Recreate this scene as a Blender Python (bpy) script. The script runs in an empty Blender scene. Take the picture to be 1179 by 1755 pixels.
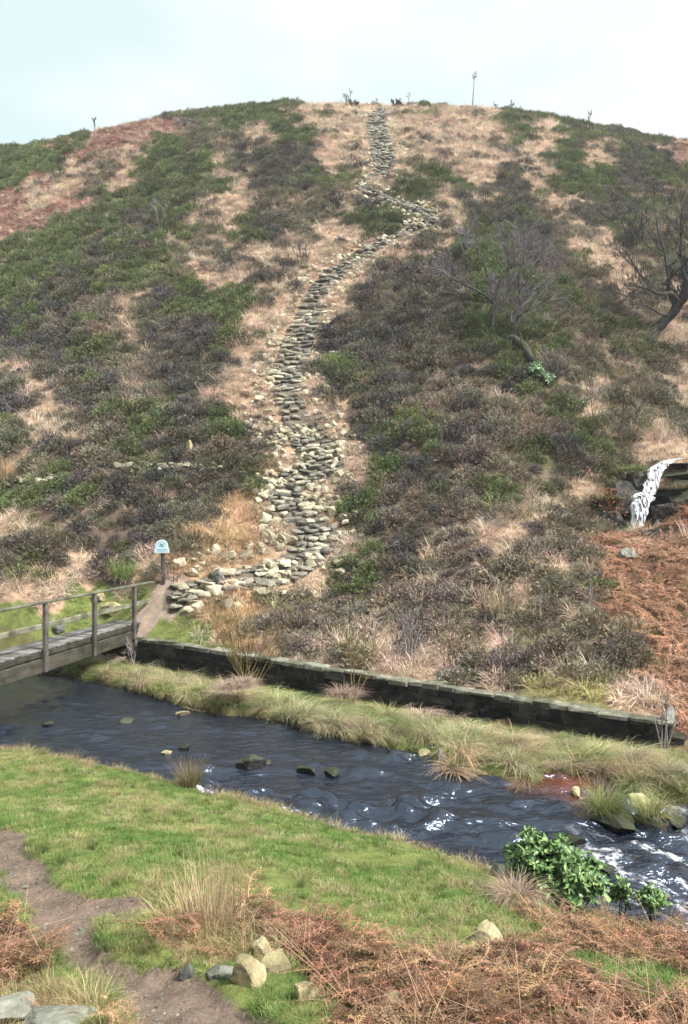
import bpy, bmesh, math, random
import numpy as np
from mathutils import Vector, Matrix, Quaternion

random.seed(7)
RNG = np.random.default_rng(11)
SC = bpy.context.scene
COL = SC.collection
R = math.radians

# ------------------------------------------------------------------ camera
F, CX, CY = 1350.0, 589.5, 877.5        # focal length and centre of the 1179 x 1755 photograph
cam = bpy.data.cameras.new('camera')
cam.sensor_fit = 'VERTICAL'
cam.sensor_height = 24.0
cam.lens = 24.0 * F / 1755.0
cam.clip_start = 0.1
cam.clip_end = 2000
camo = bpy.data.objects.new('camera', cam)
camo.rotation_euler = (R(90), 0, 0)
COL.objects.link(camo)
SC.camera = camo

# ------------------------------------------------------------------ sky, sun, exposure
SUN_EL, SUN_AZ = R(50), R(118)           # azimuth from +Y (into the hill) towards +X (right)
w = bpy.data.worlds.new('World')
SC.world = w
w.use_nodes = True
nt = w.node_tree
nt.nodes.clear()
out = nt.nodes.new('ShaderNodeOutputWorld')
bg = nt.nodes.new('ShaderNodeBackground')
bg.inputs['Strength'].default_value = 0.1
sky = nt.nodes.new('ShaderNodeTexSky')
sky.sky_type = 'NISHITA'
sky.sun_disc = False
sky.sun_elevation = SUN_EL
sky.sun_rotation = SUN_AZ
tc = nt.nodes.new('ShaderNodeTexCoord')
mp = nt.nodes.new('ShaderNodeMapping')
mp.inputs['Scale'].default_value = (1.0, 1.0, 2.1)
mp.inputs['Location'].default_value = (0.35, 0.2, 0.55)
n1 = nt.nodes.new('ShaderNodeTexNoise')
n1.inputs['Scale'].default_value = 2.6
n1.inputs['Detail'].default_value = 6
n1.inputs['Roughness'].default_value = 0.5
cr = nt.nodes.new('ShaderNodeValToRGB')
cr.color_ramp.elements[0].position = 0.40
cr.color_ramp.elements[0].color = (3.0, 3.62, 3.53, 1)
cr.color_ramp.elements[1].position = 0.60
cr.color_ramp.elements[1].color = (4.0, 4.15, 4.14, 1)
mx = nt.nodes.new('ShaderNodeMix')
mx.data_type = 'RGBA'
mx.inputs['Factor'].default_value = 0.90
nt.links.new(tc.outputs['Generated'], mp.inputs['Vector'])
nt.links.new(mp.outputs['Vector'], n1.inputs['Vector'])
nt.links.new(n1.outputs['Fac'], cr.inputs['Fac'])
nt.links.new(sky.outputs['Color'], mx.inputs['A'])
nt.links.new(cr.outputs['Color'], mx.inputs['B'])
nt.links.new(mx.outputs['Result'], bg.inputs['Color'])
nt.links.new(bg.outputs['Background'], out.inputs['Surface'])

sl = bpy.data.lights.new('sun', 'SUN')
sl.energy = 4.1
sl.angle = R(13)
sl.color = (1.0, 0.97, 0.93)
so = bpy.data.objects.new('sun', sl)
sdir = Vector((math.sin(SUN_AZ) * math.cos(SUN_EL), math.cos(SUN_AZ) * math.cos(SUN_EL), math.sin(SUN_EL)))
so.rotation_euler = sdir.to_track_quat('Z', 'Y').to_euler()
COL.objects.link(so)

SC.view_settings.view_transform = 'Standard'
SC.view_settings.look = 'None'
SC.view_settings.gamma = 1.0
SC.view_settings.exposure = 1.44
SC.render.engine = 'CYCLES'
SC.cycles.max_bounces = 4
SC.cycles.diffuse_bounces = 2
SC.cycles.glossy_bounces = 2
SC.cycles.transmission_bounces = 2
SC.cycles.transparent_max_bounces = 8
SC.cycles.caustics_reflective = False
SC.cycles.caustics_refractive = False
SC.cycles.use_adaptive_sampling = True
SC.cycles.adaptive_threshold = 0.03
SC.cycles.sample_clamp_indirect = 4.0
SC.cycles.sample_clamp_direct = 6.0
SC.cycles.use_denoising = True

# ------------------------------------------------------------------ numeric helpers
def hash2(ix, iy, seed):
    h = (ix.astype(np.int64) * 374761393 + iy.astype(np.int64) * 668265263 + seed * 1442695041) & 0xffffffff
    h = ((h ^ (h >> 13)) * 1274126177) & 0xffffffff
    return ((h ^ (h >> 16)) & 0xffff) / 65535.0

def vnoise(x, y, seed=0):
    x = np.asarray(x, float); y = np.asarray(y, float)
    ix = np.floor(x); iy = np.floor(y)
    fx = x - ix; fy = y - iy
    fx = fx * fx * fx * (fx * (fx * 6 - 15) + 10); fy = fy * fy * fy * (fy * (fy * 6 - 15) + 10)
    a = hash2(ix, iy, seed); b = hash2(ix + 1, iy, seed)
    c = hash2(ix, iy + 1, seed); d = hash2(ix + 1, iy + 1, seed)
    return (a + (b - a) * fx) * (1 - fy) + (c + (d - c) * fx) * fy

def fbm(x, y, seed=0, oct=4):
    s = 0; a = 0.5; t = 0
    x = np.asarray(x, float); y = np.asarray(y, float)
    for i in range(oct):
        s = s + a * vnoise(x, y, seed + i * 17); t += a
        x, y = (x * 0.8 - y * 0.6) * 2.03 + 3.1, (x * 0.6 + y * 0.8) * 2.03 + 1.7
        a *= 0.5
    return s / t                          # 0..1, mean 0.5

def sstep(a, b, x):
    t = np.clip((x - a) / (b - a), 0, 1)
    return t * t * (3 - 2 * t)

def W(px, py, d):
    """point seen at photo pixel (px, py) at distance d along the view axis"""
    return ((px - CX) / F * d, d, -(py - CY) / F * d)

def proj(x, y, z):
    y = np.maximum(y, 0.3)
    return CX + F * x / y, CY - F * z / y

def tps_fit(pts, lam=0.02):
    P = np.array(pts, float); n = len(P)
    r2 = ((P[:, None, :2] - P[None, :, :2]) ** 2).sum(-1)
    K = 0.5 * r2 * np.log(r2 + 1e-9)
    A = np.zeros((n + 3, n + 3)); A[:n, :n] = K + lam * np.eye(n)
    A[:n, n] = 1; A[:n, n + 1:] = P[:, :2]; A[n, :n] = 1; A[n + 1:, :n] = P[:, :2].T
    return P, np.linalg.solve(A, np.r_[P[:, 2], 0, 0, 0])

def tps_eval(m, x, y):
    P, c = m; n = len(P)
    o = c[n] + c[n + 1] * x + c[n + 2] * y
    for i in range(n):
        r2 = (x - P[i, 0]) ** 2 + (y - P[i, 1]) ** 2
        o = o + c[i] * 0.5 * r2 * np.log(r2 + 1e-9)
    return o

def seg_dist(x, y, poly):
    """distance to a polyline, signed by the side (left of travel positive), and the fraction along"""
    best = np.full(x.shape, 1e9); sg = np.ones(x.shape); tt = np.zeros(x.shape)
    n = len(poly) - 1
    for i in range(n):
        ax, ay = poly[i][:2]; bx_, by_ = poly[i + 1][:2]
        dx, dy = bx_ - ax, by_ - ay
        t = np.clip(((x - ax) * dx + (y - ay) * dy) / (dx * dx + dy * dy), 0, 1)
        ex, ey = x - ax - t * dx, y - ay - t * dy
        d = np.hypot(ex, ey)
        k = d < best - 1e-9
        best = np.where(k, d, best)
        sg = np.where(k, np.where(dx * ey - dy * ex >= 0, 1.0, -1.0), sg)
        tt = np.where(k, (i + t) / n, tt)
    return best, sg, tt

def in_poly(x, y, poly):
    c = np.zeros(x.shape, bool)
    n = len(poly)
    for i in range(n):
        x0, y0 = poly[i]; x1, y1 = poly[(i + 1) % n]
        if y0 == y1: continue
        k = ((y0 > y) != (y1 > y)) & (x < (x1 - x0) * (y - y0) / (y1 - y0) + x0)
        c ^= k
    return c

# ------------------------------------------------------------------ the lie of the land
WALL_A, WALL_B = (-4.95, 19.6, -3.09), (5.42, 13.49, -3.52)      # top line of the low stone wall
def wall_pt(t):
    return tuple(a + (b - a) * t for a, b in zip(WALL_A, WALL_B))
BOUND = [(-40, 27.0), (-16, 21.3), (-7.2, 20.0), WALL_A[:2], WALL_B[:2], (8.5, 11.9), (16, 8.5), (40, 2)]

hill = []
def H(*rows):
    for r in rows: hill.append(W(*r))
# columns of (px, py, distance)
for y, d in ((1030, 21), (950, 22.6), (877, 24.4), (800, 26.5), (700, 29.5), (600, 33), (500, 37), (400, 42), (300, 48.5), (230, 55), (192, 61), (180, 66)):
    H((560, y, d))
for y, d in ((1055, 19.8), (950, 22), (877, 24), (800, 26.3), (700, 29.8), (600, 34), (500, 39), (400, 45.5), (320, 53), (262, 61)):
    H((0, y, d))
for y, d in ((1010, 21), (800, 26.3), (600, 33.3), (400, 43.5), (300, 50.5), (230, 57), (200, 63)):
    H((280, y, d))
for y, d in ((1080, 17.7), (950, 20.4), (877, 22.4), (800, 24.6), (700, 27.8), (600, 31.4), (500, 35.7), (400, 41), (300, 48.5), (225, 57), (197, 64)):
    H((880, y, d))
for y, d in ((1180, 14.7), (1100, 15.8), (1000, 17.8), (930, 19.4), (880, 20.6)):
    H((1179, y, d))
for y, d in ((1150, 15.2), (1050, 17.0), (960, 19.6)):
    H((1040, y, d))
H((1075, 908, 23.2), (1040, 912, 23.0), (1010, 925, 22.2), (1120, 903, 23.5))                                  # pool under the fall
H((1150, 782, 25.4), (1080, 770, 26.0), (1000, 800, 24.8), (1230, 790, 25.6))              # lip of the fall
for y, d in ((700, 29), (600, 33.3), (500, 38.5), (400, 45.5), (300, 55), (240, 64)):
    H((1179, y, d))
H((-400, 1060, 20.5), (-400, 800, 28), (-400, 600, 37.5), (-400, 420, 50), (-400, 350, 60))
H((1600, 1150, 13.8), (1600, 950, 19), (1600, 800, 27), (1600, 600, 35), (1600, 400, 48), (1600, 290, 62))
for t in (0, .25, .5, .75, 1):
    x, y, z = wall_pt(t)
    hill.append((x + 0.35, y + 0.6, z + 0.05))
hill += [(-5.7, 20.6, -2.86), (-7.2, 20.6, -2.95), (-14, 22, -2.9)]
hill += [(0, 76, 35.6), (-28, 72, 28.2), (30, 76, 33), (0, 100, 37), (-50, 100, 29), (50, 100, 33), (-70, 70, 20), (80, 70, 24),
         (0, 180, 34), (-120, 180, 24), (120, 180, 28), (-120, 60, 6), (120, 50, 6)]
near = []
def N(*rows):
    for r in rows: near.append(W(*r))
N((0, 1755, 4.2), (600, 1755, 4.0), (1179, 1755, 4.1), (0, 1600, 5.35), (300, 1600, 5.3), (600, 1600, 5.4), (900, 1600, 5.8), (1179, 1650, 5.7),
  (0, 1450, 7.3), (300, 1450, 7.2), (600, 1500, 6.9), (850, 1545, 6.6), (0, 1290, 11.8), (300, 1345, 10.3), (560, 1412, 9.05),
  (800, 1470, 8.2), (900, 1535, 7.4), (1179, 1590, 7.0), (-300, 1290, 12.6), (-300, 1450, 7.6), (1500, 1600, 6.3), (1500, 1755, 4.2))
near += [(0, 0, -1.7), (0, 1.5, -2.0), (-4, 0, -1.8), (4, 0, -1.75), (0, -4, -0.9), (-12, 2, -2.3), (12, 1.5, -2.6), (-14, -4, -0.9), (14, -4, -0.9)]
for t, dz in ((0, -.70), (.25, -.66), (.5, -.62), (.75, -.56), (1, -.48)):
    x, y, z = wall_pt(t)
    near.append((x - 0.3, y - 0.5, z + dz))
near += [(-3.6, 16.8, -3.74), (-.6, 14.2, -3.76), (2.2, 11.7, -3.8), (4.8, 11.1, -3.82), (-6.6, 18.8, -3.72), (9, 10.3, -3.9), (-14, 20.4, -3.75)]
HILL = tps_fit(hill, 0.05)
NEAR = tps_fit(near, 0.01)

def edge(pts, drop):
    return [(W(px, py, drop * F / (py - CY))[:2]) for px, py in pts]
NEAR_EDGE = [(-40, 24.2), (-16, 16.0), (-9, 14.2)] + edge([(-60, 1262), (0, 1281), (60, 1290), (130, 1308), (220, 1330), (300, 1349), (380, 1371), (460, 1390), (530, 1408),
     (575, 1428), (650, 1445), (740, 1459), (800, 1473), (850, 1492), (900, 1520), (1000, 1556), (1090, 1575), (1179, 1598)], 3.66) + [(5.5, 6.2), (12, 4.6), (40, -6)]
FAR_EDGE = [(-40, 26.2), (-16, 20.6), (-8.5, 19.6)] + edge([(60, 1156), (110, 1160), (170, 1172), (250, 1192), (330, 1216), (390, 1228), (440, 1230), (500, 1244), (560, 1262), (640, 1280), (720, 1296),
     (770, 1322), (850, 1338), (905, 1343), (945, 1330), (1000, 1326), (1050, 1338), (1110, 1352), (1179, 1362)], 3.93) + [(8, 10.1), (14, 8.6), (40, 2.5)]
STREAM = NEAR_EDGE + FAR_EDGE[::-1]

def water_z(x, y):
    return -3.93 - 0.16 * sstep(2.3, 4.6, x - 0.25 * (y - 9)) - 0.004 * np.clip(x, -10, 10)

def stream_sd(x, y):
    """positive inside the stream"""
    d = np.minimum(seg_dist(x, y, NEAR_EDGE)[0], seg_dist(x, y, FAR_EDGE)[0])
    return np.where(in_poly(x, y, STREAM), d, -d)

DIRT = [[(-60, 1395), (0, 1415), (45, 1440), (75, 1490), (100, 1525), (150, 1545), (230, 1535), (275, 1545), (240, 1565), (175, 1580), (185, 1625), (235, 1650), (330, 1670), (390, 1715), (470, 1755), (500, 1800), (250, 1800), (230, 1755), (175, 1700), (105, 1650), (60, 1600), (35, 1560), (0, 1505), (-60, 1450)]]
TURF = [(172, 1575), (215, 1570), (300, 1585), (330, 1610), (300, 1650), (240, 1668), (190, 1645), (170, 1610)]

def ground_z(x, y, fine=True):
    x = np.asarray(x, float); y = np.asarray(y, float)
    d, s, t = seg_dist(x, y, BOUND)
    sd = d * s
    on_wall = ((t > 3 / 7) & (t < 4 / 7)).astype(float)
    wd = np.where(on_wall > 0, 0.07, 0.55)
    b = sstep(-wd, wd, sd)
    zn = tps_eval(NEAR, x, y)
    zh = tps_eval(HILL, x, y)
    farh = sstep(1.0, 8.0, sd)
    zh = zh + farh * ((fbm(x / 7, y / 7, 3) - .5) * 0.9 + (fbm(x / 2.2, y / 2.2, 5) - .5) * 0.55)
    zn = zn + (fbm(x / 1.6, y / 1.6, 9) - .5) * 0.10 * sstep(1, 4, y)
    z = zn * (1 - b) + zh * b
    # the stream bed with its banks
    k = (y > 1) & (y < 30)
    ss = np.full(x.shape, -9.0)
    if k.any(): ss[k] = stream_sd(x[k], y[k])
    wz = water_z(x, y)
    m = sstep(-0.10, 0.22, ss + (fbm(x / .35, y / .35, 21) - .5) * 0.22)
    z = z * (1 - m) + (wz - 0.32) * m
    if fine:
        z = z + (fbm(x / .28, y / .28, 31) - .5) * 0.06 * (1 - m)
        # worn earth path on the near side: sunk a little, with trodden lumps
        q = (y > 2.5) & (y < 9) & (x < 1.5)
        if q.any():
            px, py = proj(x[q], y[q], z[q])
            px = px + (fbm(x[q] / .3, y[q] / .3, 41) - .5) * 40; py = py + (fbm(x[q] / .3, y[q] / .3, 43) - .5) * 26
            OFF = [(-9, 0), (9, 0), (0, -6), (0, 6), (0, 0), (-18, 0), (18, 0), (0, 12), (0, -12)]
            e = np.mean([in_poly(px + a_, py + b_, DIRT[0]) for a_, b_ in OFF], 0)
            tf = np.mean([in_poly(px + a_, py + b_, TURF) for a_, b_ in OFF], 0)
            add = -0.055 * e * (1 - tf) + 0.05 * tf
            add += (e) * ((fbm(x[q] / .09, y[q] / .09, 47) - .5) * 0.035)
            z[q] += add
    return z

# look-up of the first ground met along a view ray
_cols = np.arange(-120, 1301, 6.0)
_ds = np.r_[np.linspace(2.2, 14, 420), np.linspace(14.03, 70, 900)]
_C, _D = np.meshgrid(_cols, _ds)
_Zs = ground_z((_C - CX) / F * _D, _D, fine=False)
_PY = CY - F * _Zs / _D
_RUN = np.minimum.accumulate(_PY, axis=0)
def at(px, py):
    """world point of the ground seen at a photo pixel"""
    j = int(np.clip(round((px + 120) / 6), 0, len(_cols) - 1))
    col = _RUN[:, j]
    i = int(np.searchsorted(-col, -py))
    if i >= len(_ds): i = int(np.argmin(_PY[:, j]))       # above the skyline: the crest
    i = max(i, 1)
    d = _ds[i]
    x = (px - CX) / F * d
    return Vector((x, d, float(ground_z(np.array([x]), np.array([d]))[0])))

def gz(x, y):
    return float(ground_z(np.array([float(x)]), np.array([float(y)]))[0])

# ------------------------------------------------------------------ what grows where
# one letter per 50 x 40 pixel cell of the hillside, from y = 170 down: h heather, k brown heather, y yellow grass, g green bilberry and young heather,
# m heather mixed with grass, s pale moor grass, o orange moor grass, b dead bracken, l short green grass, r wet rock
GRID = """
ggggbbhgggssssgssggghbbb
gggbbbmmsgggmsshmmsgmhbb
ggbbsggshhhhhmsssssgshhb
gbsmsgggshhmssggshsgghhg
bsbmgghssmmshgmshhmshhmm
bbgghhssghmsgghsghhmsgmm
ggghggmmsssmssshghhmshmm
gghhgmmsshssshhhggmmssmm
ghhmshggghsshmhhgggmmsms
hhhmsmhggsshhhhhgggmmmss
hhggmhhgssshhhhhgggmmmmm
shhhmhhhssshhhhkhgmkmmms
hshhsmhsssshhhhkkhgmsmms
hsshgghgsssshhkhkmkgsmsm
mssmghhghssshhhhkkgkgmss
shhmgghmmsssshhhhkghgmss
mghhhhhhgossskhhkkmsgmrr
ghghhhhmoooshkhkkmskmkrb
shhhhhmoooskhhkkmskkmrrb
hhhhgsooossskhkkkskkbbbb
hhshsgoossskhkkkkmskbbbb
ssllllooomkhkkkmkskkbbbb
lllllllookkkkmkkskkkkbbb
llllllllokkkmskksmkkkkbb
llllllllsskmksskmkkkkkbb
llllllllsssssssmmmyyyssb
""".split()
GC = np.array([[c for c in r] for r in GRID])

def hill_class(x, y, z):
    px, py = proj(x, y, z)
    px = px + (fbm(x / 2.0, y / 2.0, 61) - .5) * 88 + (fbm(x / .6, y / .6, 63) - .5) * 56
    py = py + (fbm(x / 2.0, y / 2.0, 65) - .5) * 72 + (fbm(x / .6, y / .6, 67) - .5) * 44
    i = np.clip(((py - 170) / 40).astype(int), 0, 25)
    j = np.clip((px / 50).astype(int), 0, 23)
    c = GC[i, j].copy()
    # pale grass worn along both sides of the stair
    xp = np.interp(py, [395, 420, 445, 470, 540, 610, 680, 740, 797, 830, 900, 960], [695, 650, 612, 575, 528, 504, 494, 515, 545, 500, 525, 520])
    k = (py > 400) & (py < 790) & (px - xp > -92) & (px - xp < 42)
    k |= (py > 172) & (py < 300) & (px > 545) & (px < 690)
    k |= (py > 190) & (py < 300) & (px > 700) & (px < 850)
    c[k & np.isin(c, ['h', 'g', 'm', 'k'])] = 's'
    return c

BRACK = [[(505, 1562), (560, 1580), (640, 1610), (715, 1650), (800, 1640), (880, 1615), (965, 1640), (1060, 1690), (1179, 1722), (1300, 1740), (1300, 1830), (560, 1830), (590, 1720), (540, 1690), (480, 1620), (390, 1600), (370, 1572), (430, 1556)],
         [(885, 1562), (920, 1575), (1000, 1582), (1100, 1597), (1300, 1612), (1300, 1695), (1179, 1672), (1060, 1640), (960, 1606), (900, 1584)],
         [(-80, 1575), (0, 1578), (50, 1598), (82, 1655), (40, 1692), (-80, 1700)]]
ROUGH = [[(60, 1672), (110, 1672), (170, 1700), (262, 1790), (-80, 1800), (-80, 1715), (20, 1700)],
         [(270, 1560), (330, 1545), (420, 1550), (450, 1590), (500, 1610), (480, 1650), (320, 1660), (270, 1620)]]

def near_class(x, y, z):
    px, py = proj(x, y, z)
    w1 = (fbm(x / .35, y / .35, 71) - .5) * 50
    w2 = (fbm(x / .35, y / .35, 73) - .5) * 34
    px = px + w1; py = py + w2
    c = np.full(x.shape, 'l')
    d, s, t = seg_dist(x, y, BOUND)
    ss = stream_sd(x, y)
    strip = (y > 8.0) & (seg_dist(x, y, FAR_EDGE)[0] < seg_dist(x, y, NEAR_EDGE)[0])
    c[strip] = 't'
    nr = ~strip
    for p in ROUGH: c[nr & in_poly(px, py, p)] = 'w'
    for p in BRACK: c[nr & in_poly(px, py, p)] = 'b'
    dirt = nr & in_poly(px, py, DIRT[0]) & ~in_poly(px, py, TURF)
    c[dirt] = 'd'
    bank = nr & (ss > -0.16)
    c[bank & (c == 'l')] = 'e'
    c[ss > 0.02] = 'x'
    return c

def classify(x, y, z):
    d, s, t = seg_dist(x, y, BOUND)
    up = s * d > 0.05
    c = np.full(x.shape, 'l')
    if up.any(): c[up] = hill_class(x[up], y[up], z[up])
    if (~up).any(): c[~up] = near_class(x[~up], y[~up], z[~up])
    return c

# the earth path from the footbridge up to the first steps
LANDING = [(-5.8, 19.8), (-5.4, 20.3), (-4.95, 20.7), (-4.45, 20.95)]

# ------------------------------------------------------------------ materials
def mat(name, color=(.5, .5, .5), rough=0.85, spec=0.25):
    m = bpy.data.materials.new(name)
    m.use_nodes = True
    p = m.node_tree.nodes['Principled BSDF']
    p.inputs['Base Color'].default_value = (*color, 1)
    p.inputs['Roughness'].default_value = rough
    p.inputs['Specular IOR Level'].default_value = spec
    return m, m.node_tree, p

def node(nt, typ, **kw):
    n = nt.nodes.new(typ)
    for k, v in kw.items():
        if k in n.inputs: n.inputs[k].default_value = v
        else: setattr(n, k, v)
    return n

def ramp(nt, stops, fac=None):
    r = nt.nodes.new('ShaderNodeValToRGB')
    e = r.color_ramp.elements
    while len(e) < len(stops): e.new(0.5)
    for q, (p, c) in zip(e, stops):
        q.position = p; q.color = (*c, 1)
    if fac is not None: nt.links.new(fac, r.inputs['Fac'])
    return r

def mixc(nt, a, b, fac, blend='MIX'):
    m = nt.nodes.new('ShaderNodeMix'); m.data_type = 'RGBA'; m.blend_type = blend
    for s, v in ((m.inputs['A'], a), (m.inputs['B'], b), (m.inputs['Factor'], fac)):
        if hasattr(v, 'is_output'): nt.links.new(v, s)
        elif isinstance(v, (int, float)): s.default_value = v
        else: s.default_value = (*v, 1)
    return m.outputs['Result']

def bump(nt, p, height, strength=0.5, dist=0.02):
    b = node(nt, 'ShaderNodeBump', Strength=strength, Distance=dist)
    nt.links.new(height, b.inputs['Height'])
    nt.links.new(b.outputs['Normal'], p.inputs['Normal'])

def foliage_mat(name, rough=0.75, trans=0.25, spec=0.2):
    """colour = the clump's own tint x the tone stored on the blade"""
    m, nt, p = mat(name, rough=rough, spec=spec)
    a = node(nt, 'ShaderNodeAttribute', attribute_name='tint', attribute_type='INSTANCER')
    b = node(nt, 'ShaderNodeAttribute', attribute_name='tone', attribute_type='GEOMETRY')
    c = mixc(nt, a.outputs['Color'], b.outputs['Color'], 1.0, 'MULTIPLY')
    nt.links.new(c, p.inputs['Base Color'])
    if trans > 0:
        o = nt.nodes['Material Output']
        tr = nt.nodes.new('ShaderNodeBsdfTranslucent')
        nt.links.new(c, tr.inputs['Color'])
        ms = node(nt, 'ShaderNodeMixShader'); ms.inputs['Fac'].default_value = trans
        nt.links.new(p.outputs[0], ms.inputs[1]); nt.links.new(tr.outputs[0], ms.inputs[2])
        nt.links.new(ms.outputs[0], o.inputs['Surface'])
    return m

M = {}
def stone_mat(name, dark, mid, pale, lichen=(.30, .29, .20), moss=0.0, scale=3.0, bumpd=0.02):
    m, nt, p = mat(name, rough=0.9, spec=0.2)
    oi = nt.nodes.new('ShaderNodeObjectInfo')
    ge = nt.nodes.new('ShaderNodeNewGeometry')
    add = node(nt, 'ShaderNodeMath', operation='ADD'); nt.links.new(oi.outputs['Random'], add.inputs[0]); nt.links.new(ge.outputs['Random Per Island'], add.inputs[1])
    fr = node(nt, 'ShaderNodeMath', operation='FRACT'); nt.links.new(add.outputs[0], fr.inputs[0])
    r = ramp(nt, [(0.0, dark), (0.45, mid), (1.0, pale)], fr.outputs[0])
    tcn = nt.nodes.new('ShaderNodeTexCoord')
    n1 = node(nt, 'ShaderNodeTexNoise', Scale=scale, Detail=8.0, Roughness=0.65); nt.links.new(ge.outputs['Position'], n1.inputs['Vector'])
    n2 = node(nt, 'ShaderNodeTexNoise', Scale=scale * 7, Detail=6.0, Roughness=0.7); nt.links.new(ge.outputs['Position'], n2.inputs['Vector'])
    st = ramp(nt, [(0.35, (.45, .44, .42)), (0.62, (1.12, 1.1, 1.05))], n1.outputs['Fac'])
    c = mixc(nt, r.outputs['Color'], st.outputs['Color'], 1.0, 'MULTIPLY')
    st2 = ramp(nt, [(0.3, (.72, .72, .74)), (0.7, (1.15, 1.13, 1.1))], n2.outputs['Fac'])
    c = mixc(nt, c, st2.outputs['Color'], 1.0, 'MULTIPLY')
    lf = ramp(nt, [(0.56, (0, 0, 0)), (0.66, (1, 1, 1))], n1.outputs['Fac'])
    lm = node(nt, 'ShaderNodeMath', operation='MULTIPLY'); nt.links.new(lf.outputs['Color'], lm.inputs[0]); lm.inputs[1].default_value = 0.55
    c = mixc(nt, c, lichen, lm.outputs[0])
    if moss > 0:
        sx = nt.nodes.new('ShaderNodeSeparateXYZ'); nt.links.new(ge.outputs['Normal'], sx.inputs[0])
        mm = node(nt, 'ShaderNodeMath', operation='MULTIPLY_ADD'); nt.links.new(sx.outputs['Z'], mm.inputs[0]); mm.inputs[1].default_value = 0.6; nt.links.new(n1.outputs['Fac'], mm.inputs[2])
        mr = ramp(nt, [(0.75, (0, 0, 0)), (0.95, (moss,) * 3)], mm.outputs[0])
        c = mixc(nt, c, (.07, .10, .025), mr.outputs['Color'])
    nt.links.new(c, p.inputs['Base Color'])
    ad = node(nt, 'ShaderNodeMath', operation='ADD'); nt.links.new(n1.outputs['Fac'], ad.inputs[0]); nt.links.new(n2.outputs['Fac'], ad.inputs[1])
    bump(nt, p, ad.outputs[0], 0.8, bumpd)
    return m
M['step'] = stone_mat('step_stone', (.12, .115, .11), (.22, .21, .19), (.40, .375, .32), moss=0.18, scale=2.5)
M['edge'] = stone_mat('edge_stone', (.24, .22, .17), (.44, .40, .30), (.60, .56, .44), lichen=(.46, .42, .26), moss=0.08, scale=2.5)
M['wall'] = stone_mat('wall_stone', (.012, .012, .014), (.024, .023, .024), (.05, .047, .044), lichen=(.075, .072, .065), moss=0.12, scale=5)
M['coping'] = stone_mat('coping_stone', (.10, .10, .085), (.17, .165, .145), (.30, .29, .25), lichen=(.40, .39, .34), moss=0.22, scale=5)
M['boulder'] = stone_mat('boulder', (.32, .27, .16), (.44, .38, .24), (.54, .48, .33), lichen=(.56, .52, .32), moss=0.25, scale=6, bumpd=0.012)
M['wetrock'] = stone_mat('wet_rock', (.018, .017, .016), (.03, .028, .026), (.06, .056, .05), lichen=(.06, .06, .045), moss=0.2, scale=5, bumpd=0.012)
M['wetrock'].node_tree.nodes['Principled BSDF'].inputs['Roughness'].default_value = 0.55
M['greyrock'] = stone_mat('grey_rock', (.10, .10, .10), (.17, .17, .17), (.26, .26, .25), lichen=(.3, .3, .26), moss=0.25, scale=5, bumpd=0.012)

def bark_mat(name, c0, c1, moss=0.0):
    m, nt, p = mat(name, rough=0.9, spec=0.15)
    ge = nt.nodes.new('ShaderNodeNewGeometry')
    n1 = node(nt, 'ShaderNodeTexNoise', Scale=7.0, Detail=6.0); nt.links.new(ge.outputs['Position'], n1.inputs['Vector'])
    r = ramp(nt, [(0.35, c0), (0.68, c1)], n1.outputs['Fac'])
    c = r.outputs['Color']
    if moss > 0:
        sx = nt.nodes.new('ShaderNodeSeparateXYZ'); nt.links.new(ge.outputs['Normal'], sx.inputs[0])
        mm = node(nt, 'ShaderNodeMath', operation='MULTIPLY_ADD'); nt.links.new(sx.outputs['Z'], mm.inputs[0]); mm.inputs[1].default_value = 0.5; nt.links.new(n1.outputs['Fac'], mm.inputs[2])
        mr = ramp(nt, [(0.5, (0, 0, 0)), (0.8, (moss,) * 3)], mm.outputs[0])
        c = mixc(nt, c, (.06, .085, .022), mr.outputs['Color'])
    nt.links.new(c, p.inputs['Base Color'])
    bump(nt, p, n1.outputs['Fac'], 0.6, 0.02)
    return m
M['bark'] = bark_mat('mossy_bark', (.022, .020, .020), (.06, .054, .052), 0.35)
M['bark_dark'] = bark_mat('dark_bark', (.03, .026, .028), (.075, .066, .068), 0.25)
M['twig'] = bark_mat('purple_twig', (.14, .118, .124), (.25, .215, .226))
M['twig_grey'] = bark_mat('grey_twig', (.16, .14, .14), (.30, .27, .26))
M['willow'] = bark_mat('willow_twig', (.10, .075, .03), (.21, .16, .07))
M['redtwig'] = bark_mat('russet_leaf', (.13, .05, .03), (.25, .12, .08))

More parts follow.
